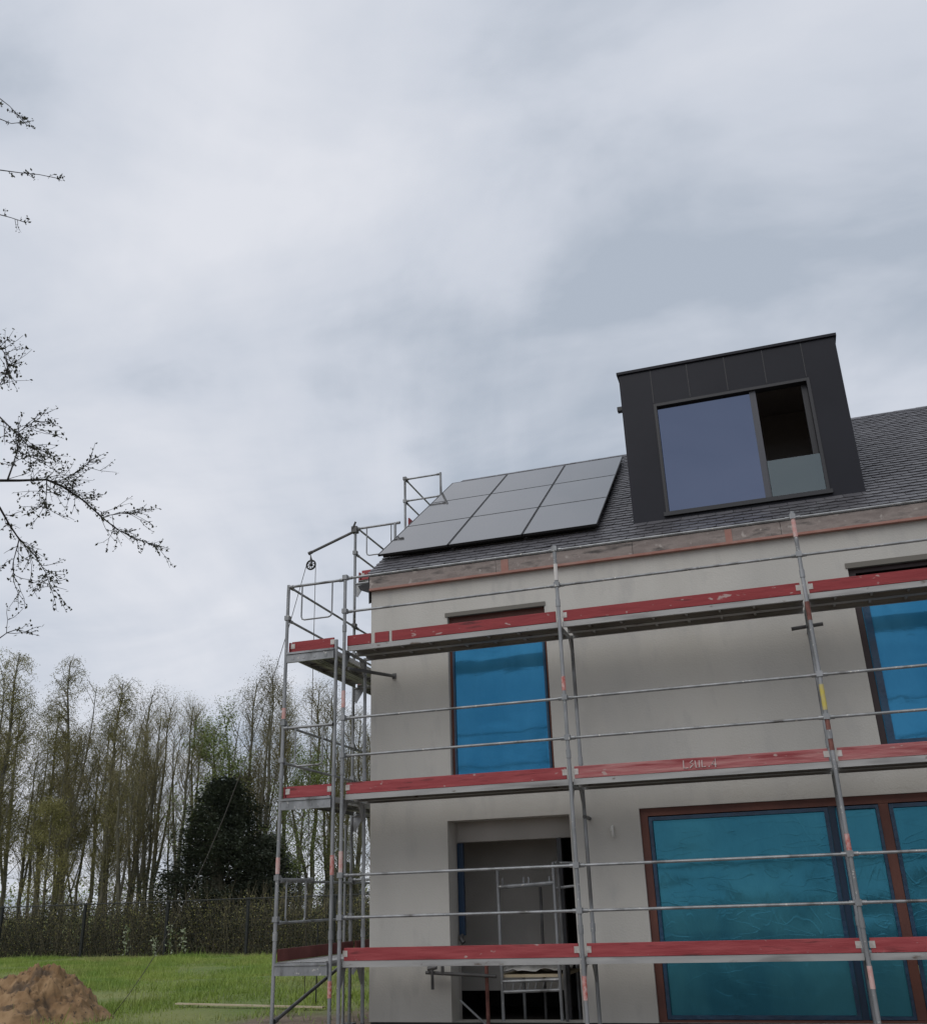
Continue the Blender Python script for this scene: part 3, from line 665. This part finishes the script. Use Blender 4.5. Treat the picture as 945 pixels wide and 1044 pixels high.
# ------------------------------------------------------------------ vegetation
def polyline(p, d, L, n, wob, rg, bend=Vector((0, 0, 0))):
    pts = [p.copy()]; d = d.normalized()
    for k in range(n):
        d = (d + Vector((rg.uniform(-1, 1), rg.uniform(-1, 1), rg.uniform(-1, 1))) * wob + bend).normalized()
        pts.append(pts[-1] + d * L / n)
    return pts
def leaf(mb, p, s, rg, mi):
    a = Vector((rg.uniform(-1, 1), rg.uniform(-1, 1), rg.uniform(-1, 1))).normalized(); b = a.orthogonal().normalized() * s * .55; a *= s
    mb.add([p - a * .5, p + b * .5, p + a * .5, p - b * .5], [(0, 1, 2, 3)], mi)
def make_tree(kind, seed):
    """10 m tall tree at the origin: (trunk mesh builder, crown mesh builder)"""
    rg = random.Random(seed); tk = MB(); cr = MB(); H = 10.0
    n = 9; pts = []; x = y = 0; 
    dx, dy = rg.uniform(-.05, .05), rg.uniform(-.05, .05)
    for k in range(n + 1):
        pts.append(Vector((x, y, H * k / n * (.97 if kind != 'leafy' else .8)))); x += dx + rg.uniform(-.10, .10); y += dy + rg.uniform(-.10, .10)
    pts[0].z = -.3
    r0 = {'birch': .105, 'bare': .095, 'leafy': .10}[kind] * rg.uniform(.8, 1.25)
    tk.tube(pts, [r0 * (1 - .9 * k / n) + .008 for k in range(n + 1)], 7)
    def at(t): f = t * n; i = min(int(f), n - 1); return pts[i].lerp(pts[i + 1], f - i)
    forks = 1
    for f in range(forks):                                   # second leading stems
        t = rg.uniform(.12, .45); a = rg.uniform(0, 6.28); q = polyline(at(t), Vector((math.cos(a) * .19, math.sin(a) * .19, 1)), H * (1 - t) * .85, 6, .07, rg, Vector((0, 0, .05)))
        tk.tube(q, [r0 * .6 * (1 - .9 * k / 6) + .006 for k in range(7)], 5)
        stems = q
        for k in range(14 if kind == 'bare' else 8):
            u = rg.uniform(.25, .98) * 6; i = min(int(u), 5); b = q[i].lerp(q[i + 1], u - i); a2 = rg.uniform(0, 6.28)
            branch(cr, b, Vector((math.cos(a2) * .6, math.sin(a2) * .6, 1)), rg.uniform(.5, 1.3), kind, rg)
    nb = {'birch': 84, 'bare': 44, 'leafy': 52}[kind]
    for k in range(nb):
        t = rg.uniform({'birch': .30, 'bare': .28, 'leafy': .25}[kind], .99); a = rg.uniform(0, 6.28)
        up = {'birch': 1.15, 'bare': 1.35, 'leafy': .7}[kind]
        L = ((1.15 if kind != 'birch' else 1.22) - t) * {'birch': 1.8, 'bare': 2.2, 'leafy': 2.6}[kind] * rg.uniform(.55, 1.1) + .25
        branch(cr, at(t), Vector((math.cos(a), math.sin(a), up)), L, kind, rg)
    for k in range(16):                                       # short dead twigs on the lower bole
        t = rg.uniform(.06, .4); a = rg.uniform(0, 6.28); q = polyline(at(t), Vector((math.cos(a), math.sin(a), rg.uniform(0, .7))), rg.uniform(.3, 1.1), 3, .2, rg)
        cr.tube(q, [.014, .010, .007, .004], 3, 0, False)
    return tk, cr
def branch(cr, p, d, L, kind, rg):
    q = polyline(p, d, L, 4, .14, rg, Vector((0, 0, .06 if kind == 'bare' else -.03 if kind == 'birch' else .02)))
    cr.tube(q, [.010 + .012 * L * .6, .010 + .008 * L * .6, .011, .009, .006], 3, 0, False)
    nt = int(3 + 4.2 * L) if kind == 'birch' else {'bare': 7, 'leafy': 8}[kind]
    for k in range(nt):
        u = rg.uniform(.2, 1) * 4; i = min(int(u), 3); b = q[i].lerp(q[i + 1], u - i); a = rg.uniform(0, 6.28)
        if kind == 'birch':
            w = polyline(b, Vector((math.cos(a) * .8, math.sin(a) * .8, .1)), rg.uniform(.45, 1.25) * (.5 + .35 * L), 4, .12, rg, Vector((0, 0, -.33)))
        else:
            dd = (q[-1] - q[0]).normalized() + Vector((math.cos(a), math.sin(a), rg.uniform(.0, .8))) * .7
            w = polyline(b, dd, rg.uniform(.3, .85) * (.5 + .4 * L), 3, .18, rg, Vector((0, 0, .07)))
        cr.tube(w, [.005] + [.0038] * (len(w) - 2) + [.0025], 3, 0, False)
        nl = {'birch': 36, 'bare': 17, 'leafy': 22}[kind]; sz = {'birch': (.026, .060), 'bare': (.03, .062), 'leafy': (.05, .10)}[kind]; sp = {'birch': .07, 'bare': .17, 'leafy': .16}[kind]
        for z in range(nl):
            u2 = rg.uniform(.15, 1) * (len(w) - 1); i2 = min(int(u2), len(w) - 2); c = w[i2].lerp(w[i2 + 1], u2 - i2) + Vector((rg.gauss(0, sp), rg.gauss(0, sp), rg.gauss(0, sp)))
            leaf(cr, c, rg.uniform(*sz), rg, 1)
def make_conifer(seed):
    rg = random.Random(seed); tk = MB(); cr = MB(); tk.tube([(0, 0, -.2), (0.05, 0, 3), (0, .05, 6.2)], [.2, .14, .02], 8)
    lumps = [(rg.uniform(0, 6.28), rg.uniform(.03, .95), rg.uniform(.75, 1.12)) for _ in range(70)]
    for k in range(560):
        t = rg.random() ** 1.25 * .99; z = .25 + t * 6.2
        R0 = 2.2 * (1 - t ** 1.25) ** .72 * (.72 + .28 * min(1, z / 1.2)) + .10; a = rg.uniform(0, 6.28)
        R0 *= .80 + .50 * noise.noise(Vector((math.cos(a) * 1.6, math.sin(a) * 1.6, z * .8 + seed)))
        L = R0 * rg.uniform(.75, 1.08); q = polyline(Vector((0, 0, z)), Vector((math.cos(a), math.sin(a), rg.uniform(.1, .55))), L, 3, .08, rg)
        cr.tube(q, [.02, .014, .01, .005], 3, 0, False)
        for s in range(85):
            u = rg.uniform(.25, 1) ** .6 * 3; i = min(int(u), 2); c = q[i].lerp(q[i + 1], u - i) + Vector((rg.gauss(0, .13), rg.gauss(0, .13), rg.gauss(0, .10)))
            leaf(cr, c, rg.uniform(.05, .12), rg, 1)
    return tk, cr
def mesh_of(mb, name, mats):
    o = mb.build(name, mats); me = o.data; bpy.data.objects.remove(o); return me
KIT = {}
for kind, seeds, bark, lf in (('birch', (1, 2, 3), 'bark_pale', 'leaf_olive'), ('bare', (4, 5, 6, 7), 'bark', 'leaf_brown'), ('leafy', (8, 9), 'bark', 'leaf_green'), ('low', (12, 13), 'bark', 'leaf_olive')):
    KIT[kind] = []
    for s in seeds:
        t, c = make_tree(kind if kind != 'low' else 'leafy', s); KIT[kind].append((mesh_of(t, 'trunk', M[bark]), mesh_of(c, 'crown', [M['twig'], M[lf]])))
tc, cc = make_conifer(3); KIT['conifer'] = [(mesh_of(tc, 'trunk', M['bark']), mesh_of(cc, 'crown', [M['bark'], M['leaf_dark']]))]
NAME = {'birch': 'birch_tree', 'bare': 'bare_tree', 'leafy': 'leafing_tree', 'low': 'leafing_tree', 'conifer': 'evergreen_tree'}
def plant(kind, x, y, h, label, group, v, wide=1.0):
    o = bpy.data.objects.new(NAME[kind], None); col.objects.link(o); o.location = (x, y, 0); o.empty_display_size = .3
    k = h / (6.5 if kind == 'conifer' else 10.0); o.scale = (k * wide, k * wide, k); o.rotation_euler = (0, 0, random.uniform(0, 6.28))
    tag(o, label, 'tree', group)
    tr, cw = KIT[kind][v % len(KIT[kind])]
    for nm, me in (('trunk', tr), ('crown', cw)):
        c = bpy.data.objects.new(nm, me); col.objects.link(c); c.parent = o
    return o
GB = 'trees of the wood behind the fence'
LB = ['tall birch with drooping brown twigs at the far left of the wood', 'tall drooping birch standing left of the twin crowned birch', 'drooping birch with a broad olive top left of the bare trees',
      'birch half hidden between the two tallest birches', 'birch with drooping twigs cut by the left edge of the photo']
LC = 'slender bare tree among the crowded trunks between the birches and the dark evergreen'
LS = 'slender bare tree seen through the scaffold left of the house wall'
LF = 'slender bare trunk among the birches at the left of the wood'
TREES = [
('birch',-30.62,29.37,14.80,-1.19,-1.07,LB[0]),('birch',-27.90,30.97,14.49,-1.01,-0.80,LB[1]),('birch',-26.88,32.37,13.62,-0.85,-0.63,LB[2]),
('birch',-32.12,34.00,12.64,-0.91,-0.76,LB[3]),('birch',-31.44,27.29,12.89,-1.08,-1.05,LB[4]),
('bare',-29.20,26.62,10.41,-0.80,-0.73,LF),('bare',-31.57,31.86,10.12,-0.71,-0.61,LF),('bare',-26.63,28.16,10.22,-0.68,-0.56,LF),('bare',-30.56,35.86,12.26,-0.78,-0.60,LF),
('bare',-24.89,31.34,12.50,-0.71,-0.51,LC),('bare',-24.62,32.74,12.22,-0.63,-0.43,LC),('bare',-21.18,29.02,11.06,-0.52,-0.35,LC),('bare',-23.54,34.04,11.83,-0.52,-0.33,LC),
('bare',-19.51,31.80,12.72,-0.42,-0.25,'tall bare tree with fine upright twigs just right of the green leafing tree'),('bare',-17.31,29.59,12.46,-0.36,-0.20,'tall bare tree with upright twigs just left of the scaffold post'),
('bare',-22.35,27.01,9.71,-0.54,-0.39,LC),('bare',-16.77,31.01,11.81,-0.25,-0.13,LS),('bare',-17.84,34.95,13.09,-0.21,-0.11,LS),('bare',-14.47,29.92,11.11,-0.11,-0.05,LS),
('bare',-15.94,34.76,11.40,-0.06,-0.03,LS),('bare',-14.11,32.29,10.34,-0.00,-0.00,LS),('bare',-34.43,31.33,12.36,-1.00,-0.95,LF),('bare',-35.91,36.04,13.30,-1.02,-0.90,LF),
('bare',-28.88,38.30,12.23,-0.65,-0.45,LC),('bare',-21.57,38.66,12.84,-0.31,-0.17,LS),('bare',-24.97,37.86,11.85,-0.47,-0.29,LC),
('leafy',-19.38,29.56,12.3,-0.45,-0.27,'fresh green leafing tree rising behind the dark evergreen'),('low',-35.19,33.35,12.5,-1.13,-1.04,'olive leafing tree at the left edge behind the birches'),
('low',-26.48,26.99,7.9,-0.48,-0.40,'low leafing tree under the tall birches'),('low',-23.90,27.73,7.4,-0.37,-0.28,'low leafing tree under the bare trees left of the evergreen'),
('leafy',-15.09,28.50,9.6,-0.15,-0.08,'pale leafing tree seen between the scaffold posts'),('low',-13.49,28.73,7.7,-0.03,-0.01,'low leafing tree seen just left of the house corner'),
('low',-20.87,33.32,9.8,-0.30,-0.18,'leafing tree half hidden behind the dark evergreen'),
('conifer',-18.16,27.37,7.03,-0.22,-0.13,'large dark evergreen with a dense cone crown behind the fence'),('conifer',-13.43,29.31,3.35,0.05,0.02,'small dark evergreen seen low between the scaffold posts'),
('conifer',-16.4,28.3,4.6,-0.08,-0.04,'mid sized dark evergreen on the right shoulder of the large one')]
for i, (k, x, y, h, lx, ly, lab) in enumerate(TREES):
    plant(k, x + lx, y + ly, h, lab, GB if lab in (LC, LS, LF) else None, i, 1.0 if k != 'conifer' else 1.75)
rg = random.Random(77)
for i in range(20):       # thin poles filling the wood
    x = rg.uniform(-35, -14); y = 27 + rg.uniform(0, 11) + max(0, (-x - 26) * .5)
    lab = LF if x < -28 else LC if x < -19 else LS
    plant('bare', x, y, rg.uniform(7.5, 11), lab, GB, i, rg.uniform(.85, 1.0))

# undergrowth behind the fence and the far wood: nobody could count it
ug = MB(); rg = random.Random(21)
for k in range(110000):
    x = rg.uniform(-40, -4); d = rg.random() ** 1.5; y = 23.5 + d * 4.5
    hmax = 1.6 + .75 * noise.noise(Vector((x * .45, y * .3, 2))) + .35 * noise.noise(Vector((x * 1.3, 0, 9))) + .5 * noise.noise(Vector((x * 2.9, y, 4))) + d * .6
    z = rg.random() ** .9 * hmax
    leaf(ug, Vector((x, y, z)), rg.uniform(.04, .095), rg, 0 if rg.random() < .93 - .14 * z else 1)
for k in range(3600):
    x = rg.uniform(-40, -4); y = 23.7 + rg.uniform(0, 3); q = polyline(Vector((x, y, -.05)), Vector((rg.uniform(-.5, .5), rg.uniform(-.5, .3), 1)), rg.uniform(.8, 2.9), 4, .16, rg)
    ug.tube(q, [.014, .011, .009, .007, .004], 3, 2, False)
o = ug.build('undergrowth', [M['thicket'], M['leaf_olive'], M['twig']]); o['kind'] = 'stuff'; o['label'] = 'dark thicket of brambles behind the fence'; 
fw = MB()
for k in range(26000):
    x = rg.uniform(-110, 60); y = rg.uniform(62, 90); z = rg.random() ** 1.3 * (4.5 + 2 * noise.noise(Vector((x * .08, 0, 3))))
    leaf(fw, Vector((x, y, z)), rg.uniform(.14, .36), rg, 0)
o = fw.build('far_wood', [M['leaf_green']]); o['kind'] = 'stuff'; o['label'] = 'pale green far edge of the wood seen between the trunks'

# fence: dark posts, rail and wire mesh
fc = thing('fence', (-18, 23.2, 0), 'dark wire mesh fence with slim posts between the grass and the wood', 'fence')
fx = [-38.2, -34.2, -30.2, -26.1, -22.0, -18.15, -14.6, -11, -7, -3]
for x in fx:
    mb = MB(); mb.box(x - .05, x + .05, 23.17, 23.26, -.3, 2.02); mb.build('post', M['fence'], fc)
mb = MB(); mb.tube([(fx[0], 23.16, 1.99)] + [((a + b) / 2 + .01, 23.16, 1.975) if k else ((a + b) / 2, 23.16, 1.98) for k, (a, b) in enumerate(zip(fx, fx[1:]))] + [(fx[-1], 23.16, 1.99)], .022, 6)
mb.build('top_rail', M['fence'], fc)
mb = MB()
for k in range(9): z = .1 + k * .23; mb.box(fx[0], fx[-1], 23.145, 23.152, z, z + .006)
x = fx[0]
while x < fx[-1]: mb.box(x, x + .005, 23.153, 23.159, .05, 1.97); x += .12
mb.build('wire_mesh', M['fence'], fc)

# pale weeds at the fence
for (x, y, h, lab) in ((-19.3, 22.3, 1.15, 'leftmost and fullest of the pale tall weeds before the fence'), (-17.95, 22.2, .7, 'shortest of the pale tall weeds before the fence'),
                       (-17.35, 22.3, 1.15, 'tallest pale weed right of the short one before the fence'), (-16.7, 22.2, 1.0, 'rightmost of the pale tall weeds before the fence')):
    t = thing('tall_weed', (x, y, 0), lab, 'weed', 'pale weeds along the fence'); rg = random.Random(int(-x * 10))
    mb = MB(); q = polyline(Vector((x, y, -.05)), Vector((.03, 0, 1)), h, 5, .05, rg); mb.tube(q, [.012, .011, .01, .008, .006, .003], 5); mb.build('stem', M['leaf_green'], t)
    mb = MB()
    for k in range(46):
        u = rg.uniform(.12, 1); c = Vector((x, y, u * h)) + Vector((rg.gauss(0, .10 * (1.2 - u * .7)), rg.gauss(0, .1), 0)); leaf(mb, c, rg.uniform(.07, .14), rg, 0)
    mb.build('leaves', M['weed'], t)

# grass
gm = MB(); rg = random.Random(31); cnt = 0
while cnt < 180000:
    y = 1.6 + 21.6 * rg.random() ** .85; x = rg.uniform(-30, -.8)
    ang = math.atan2(-(x - 5.58), y + 12.03)
    if ang > .80: continue
    if y + 2.5 * noise.noise(Vector((x * .5, y * .5, 0))) - .9 * x < 5.6: 
        if rg.random() < .93: continue
    dn = noise.noise(Vector((x * .4, y * .4, 6)))
    if dn < -.25 and rg.random() < .5: continue
    z0 = .10 * noise.noise(Vector((x * .25, y * .25, 1))) - .03
    h = rg.uniform(.04, .13) * (1.1 + 1.1 * dn) * (1 + (rg.random() < .03) * 1.3); wd = rg.uniform(.005, .012); a = rg.uniform(0, 6.28)
    lx, ly = rg.gauss(0, .35) * h, rg.gauss(0, .35) * h
    gm.add([(x - math.cos(a) * wd, y - math.sin(a) * wd, z0), (x + math.cos(a) * wd, y + math.sin(a) * wd, z0), (x + lx, y + ly, z0 + h)], [(0, 1, 2)]); cnt += 1
o = gm.build('grass', M['grass']); o['kind'] = 'stuff'; o['label'] = 'rough spring grass between the house and the fence'

# overhanging tree at the left, trunk outside the picture
def near_tree():
    rg = random.Random(9); T0 = Vector((-2.9, -8.0, 0))
    t = thing('overhanging_tree', tuple(T0), 'budding tree reaching thin dark branches in from the left edge', 'tree')
    tk = MB(); tp = [T0 + Vector((.05 * math.sin(k), .06 * math.cos(k * 1.3), k * 1.0 - (.2 if k == 0 else 0))) for k in range(11)]
    tk.tube(tp, [.20 - .017 * k for k in range(11)], 10); tk.build('trunk', M['near_bark'], t, smooth=True)
    br = {
'main': [(0.604, -7.106, 4.443), (0.63, -6.945, 4.505), (0.695, -6.751, 4.582), (0.725, -6.594, 4.577), (0.769, -6.428, 4.53), (0.827, -6.254, 4.44), (0.858, -6.105, 4.39), (0.921, -5.935, 4.357), (1.019, -5.742, 4.341)],
'up': [(0.643, -7.067, 4.452), (0.588, -6.981, 4.629), (0.526, -6.901, 4.779), (0.527, -6.761, 4.792), (0.525, -6.625, 4.819)],
'up2': [(0.636, -7.222, 4.886), (0.812, -7.215, 4.717), (0.956, -7.241, 4.587), (1.132, -7.241, 4.504)],
'up3': [(0.666, -7.044, 4.69), (0.745, -7.134, 4.79), (0.889, -7.162, 4.828), (1.04, -7.184, 4.789)],
'r1': [(0.695, -6.751, 4.582), (.77, -6.72, 4.56), (.92, -6.70, 4.63), (1.06, -6.70, 4.72)],
'dn': [(0.695, -6.751, 4.582), (.74, -6.78, 4.44), (.78, -6.83, 4.32)],
'low': [(0.903, -7.358, 4.097), (0.872, -7.219, 4.027), (0.842, -7.082, 3.973), (0.836, -6.922, 3.919), (0.828, -6.767, 3.824), (0.777, -6.652, 3.755)],
'low2': [(0.842, -7.082, 3.973), (0.80, -7.06, 3.83), (0.82, -7.05, 3.68)],
'r2': [(0.827, -6.254, 4.44), (.86, -6.22, 4.47), (.93, -6.15, 4.50), (0.99, -6.09, 4.52)],
't1': [(0.443, -7.592, 7.589), (0.599, -7.597, 7.431), (0.784, -7.572, 7.196)], 't2': [(0.003, -7.171, 7.903), (0.17, -7.163, 7.79), (0.344, -7.151, 7.765)],
't3': [(0.365, -7.395, 7.046), (0.385, -7.195, 7.176), (0.397, -7.008, 7.308), (0.419, -6.816, 7.418)], 't4': [(0.186, -7.156, 6.85), (0.347, -7.158, 6.764), (0.509, -7.161, 6.668)],
'm1': [(0.492, -7.249, 5.554), (0.634, -7.274, 5.383), (0.761, -7.316, 5.13)], 'm2': [(0.44, -7.115, 5.181), (0.559, -7.164, 5.254), (0.654, -7.239, 5.299)],
'b1': [(0.891, -7.215, 3.216), (1.024, -7.253, 3.256), (1.142, -7.307, 3.249)]}
    lim = MB(); tw = MB()
    root = {'main': 3.7, 'up2': 4.3, 'low': 3.3, 't1': 6.4, 't2': 6.8, 't3': 6.0, 't4': 5.7, 'm1': 4.9, 'm2': 4.6, 'b1': 2.7}
    thick = {'main': .0105, 'up': .007, 'low': .0075, 'up2': .006}
    allp = []
    for k, v in br.items():
        v = [Vector(p) for p in v]; r = thick.get(k, .0045)
        lim.tube(v, [max(.0028, r * (1 - .78 * i / (len(v) - 1))) for i in range(len(v))], 6)
        if k in root:
            a = tp[0].lerp(tp[-1], (root[k] + .2) / 10.2); b = v[0]; mid = a.lerp(b, .5) + Vector((rg.uniform(-.1, .1), rg.uniform(-.1, .1), .22)); m2 = a.lerp(b, .8) + Vector((0, 0, .12))
            lim.tube([a, mid, m2, b], [r * 2.4, r * 1.7, r * 1.25, r], 6)
            for q in range(5): c = mid.lerp(b, rg.uniform(0, .3)); allp.append((polyline(c, Vector((rg.uniform(-.5, 1), rg.uniform(-1, 1), rg.uniform(-.3, 1))), rg.uniform(.4, .9), 4, .2, rg), 'off'))
        allp.append((v, k))
    for k in range(14):
        a = rg.uniform(1.6, 5.6); z = rg.uniform(3, 9.5); q = polyline(tp[int(z)], Vector((math.cos(a + 1.2), math.sin(a + 1.2), .35)), rg.uniform(1.2, 2.4), 5, .15, rg)
        if max(p.x for p in q) > -1.0: continue
        lim.tube(q, [.03, .024, .018, .012, .008, .004], 5); allp.append((q, 'off'))
    lim.build('branch', M['near_bark'], t, smooth=True)
    def bud(p, n, s):
        for _ in range(n): leaf(tw, p + Vector((rg.gauss(0, .010), rg.gauss(0, .010), rg.gauss(0, .010))), rg.uniform(*s), rg, 1)
    for v, k in allp:
        L = sum((v[i + 1] - v[i]).length for i in range(len(v) - 1)); dens = {'main': 34, 'off': 8, 'low': 34, 'low2': 30, 'up': 36, 'up2': 36, 'up3': 34, 'r1': 46, 'r2': 40, 'm1': 30, 'm2': 40, 'dn': 60}.get(k, 15)
        for q in range(int(L * dens)):
            u = rg.random() ** (.75) * (len(v) - 1)
            if k == 'main' and u < 1.2: continue
            i = min(int(u), len(v) - 2); b = v[i].lerp(v[i + 1], u - i); d = (v[i + 1] - v[i]).normalized() + Vector((rg.uniform(-1, 1), rg.uniform(-1, 1), rg.uniform(-1, 1))) * .95
            LL = rg.uniform(.07, .27) if k[0] != 't' else rg.uniform(.04, .13)
            w = polyline(b, d, LL, 4, .28, rg, Vector((0, 0, .04))); tw.tube(w, [.0028, .0024, .002, .0017, .0013], 3, 0, False)
            for z in range(1, 5):
                if rg.random() < .75: bud(w[z], rg.choice((1, 2, 3)), (.014, .033))
            if LL > .14:
                w2 = polyline(w[2], d + Vector((rg.uniform(-1, 1), rg.uniform(-1, 1), rg.uniform(-1, 1))), LL * .6, 3, .25, rg); tw.tube(w2, [.0024, .002, .0018, .0014], 3, 0, False)
                for z in range(1, 4): bud(w2[z], 2, (.014, .032))
        bud(v[-1], 4, (.014, .026))
    tw.build('crown', [M['near_bark'], M['near_leaf']], t)
near_tree()

# ------------------------------------------------------------------ sky and light
SUN_EL, SUN_AZ = R(52), R(205)      # azimuth measured from +Y towards +X
wd = bpy.data.worlds.new('World'); scn.world = wd; wd.use_nodes = True
nt = wd.node_tree; N = nt.nodes; L = nt.links; N.clear()
out = N.new('ShaderNodeOutputWorld'); sky = N.new('ShaderNodeTexSky'); sky.sky_type = 'NISHITA'; sky.sun_disc = False; sky.sun_elevation = SUN_EL; sky.sun_rotation = SUN_AZ
b1 = N.new('ShaderNodeBackground'); b1.inputs[1].default_value = .1; L.new(sky.outputs[0], b1.inputs[0])
tc = N.new('ShaderNodeTexCoord'); sp = N.new('ShaderNodeSeparateXYZ'); L.new(tc.outputs['Generated'], sp.inputs[0])
zz = N.new('ShaderNodeMath'); zz.operation = 'MAXIMUM'; zz.inputs[1].default_value = 0; L.new(sp.outputs[2], zz.inputs[0])
za = N.new('ShaderNodeMath'); za.operation = 'ADD'; za.inputs[1].default_value = .22; L.new(zz.outputs[0], za.inputs[0])
dx = N.new('ShaderNodeMath'); dx.operation = 'DIVIDE'; L.new(sp.outputs[0], dx.inputs[0]); L.new(za.outputs[0], dx.inputs[1])
dy = N.new('ShaderNodeMath'); dy.operation = 'DIVIDE'; L.new(sp.outputs[1], dy.inputs[0]); L.new(za.outputs[0], dy.inputs[1])
cx = N.new('ShaderNodeCombineXYZ'); L.new(dx.outputs[0], cx.inputs[0]); L.new(dy.outputs[0], cx.inputs[1])
def cl(scale, det, dist, st, off):
    mp = N.new('ShaderNodeMapping'); mp.inputs['Scale'].default_value = st; mp.inputs['Location'].default_value = off; L.new(cx.outputs[0], mp.inputs[0])
    n = N.new('ShaderNodeTexNoise'); n.inputs['Scale'].default_value = scale; n.inputs['Detail'].default_value = det; n.inputs['Distortion'].default_value = dist; n.inputs['Roughness'].default_value = .52
    L.new(mp.outputs[0], n.inputs['Vector']); return n.outputs['Fac']
n1 = cl(1.0, 7, .6, (1, .75, 1), (21.3, .4, 0)); n2 = cl(2.6, 8, .4, (.8, 1.2, 1), (2.1, 13.2, 0))
ad = N.new('ShaderNodeMath'); ad.operation = 'MULTIPLY_ADD'; ad.inputs[1].default_value = .58; L.new(n2, ad.inputs[0]); L.new(n1, ad.inputs[2])
rp_ = N.new('ShaderNodeValToRGB'); e = rp_.color_ramp.elements
e[0].position = .605; e[0].color = (.44, .495, .58, 1); e[1].position = .94; e[1].color = (.765, .785, .845, 1)
k = rp_.color_ramp.elements.new(.745); k.color = (.62, .66, .74, 1)
L.new(ad.outputs[0], rp_.inputs[0])
b2 = N.new('ShaderNodeBackground'); b2.inputs[1].default_value = 1.0; L.new(rp_.outputs[0], b2.inputs[0])
mx = N.new('ShaderNodeMixShader'); mx.inputs[0].default_value = .96; L.new(b1.outputs[0], mx.inputs[1]); L.new(b2.outputs[0], mx.inputs[2]); L.new(mx.outputs[0], out.inputs[0])
sd = bpy.data.lights.new('sun', 'SUN'); sd.energy = 1.1; sd.angle = R(50); sd.color = (1, .965, .92); so = bpy.data.objects.new('sun', sd); col.objects.link(so)
dv = Vector((math.sin(SUN_AZ) * math.cos(SUN_EL), math.cos(SUN_AZ) * math.cos(SUN_EL), math.sin(SUN_EL))); so.rotation_euler = dv.to_track_quat('Z', 'Y').to_euler(); so.location = (0, -20, 30)

# ------------------------------------------------------------------ camera
F, YAW, PITCH, ROLL = 982.26, -.3039, .3849, -.0327
cam = bpy.data.cameras.new('camera'); co = bpy.data.objects.new('camera', cam); col.objects.link(co); scn.camera = co
fw_ = Vector((math.sin(YAW) * math.cos(PITCH), math.cos(YAW) * math.cos(PITCH), math.sin(PITCH))); r_ = Vector((math.cos(YAW), -math.sin(YAW), 0)); u_ = r_.cross(fw_)
r2 = r_ * math.cos(ROLL) + u_ * math.sin(ROLL); u2 = u_ * math.cos(ROLL) - r_ * math.sin(ROLL)
mw = Matrix((r2, u2, -fw_)).transposed().to_4x4(); mw.translation = Vector((5.579, -12.030, 1.581)); co.matrix_world = mw
cam.sensor_fit = 'VERTICAL'; cam.sensor_height = 24; cam.lens = F / 1044 * 24; cam.clip_start = .1; cam.clip_end = 5000
vs_ = scn.view_settings; vs_.view_transform = 'Standard'; vs_.look = 'None'; vs_.gamma = 1; vs_.exposure = 0; vs_.use_curve_mapping = False
scn.render.resolution_x = 926; scn.render.resolution_y = 1024
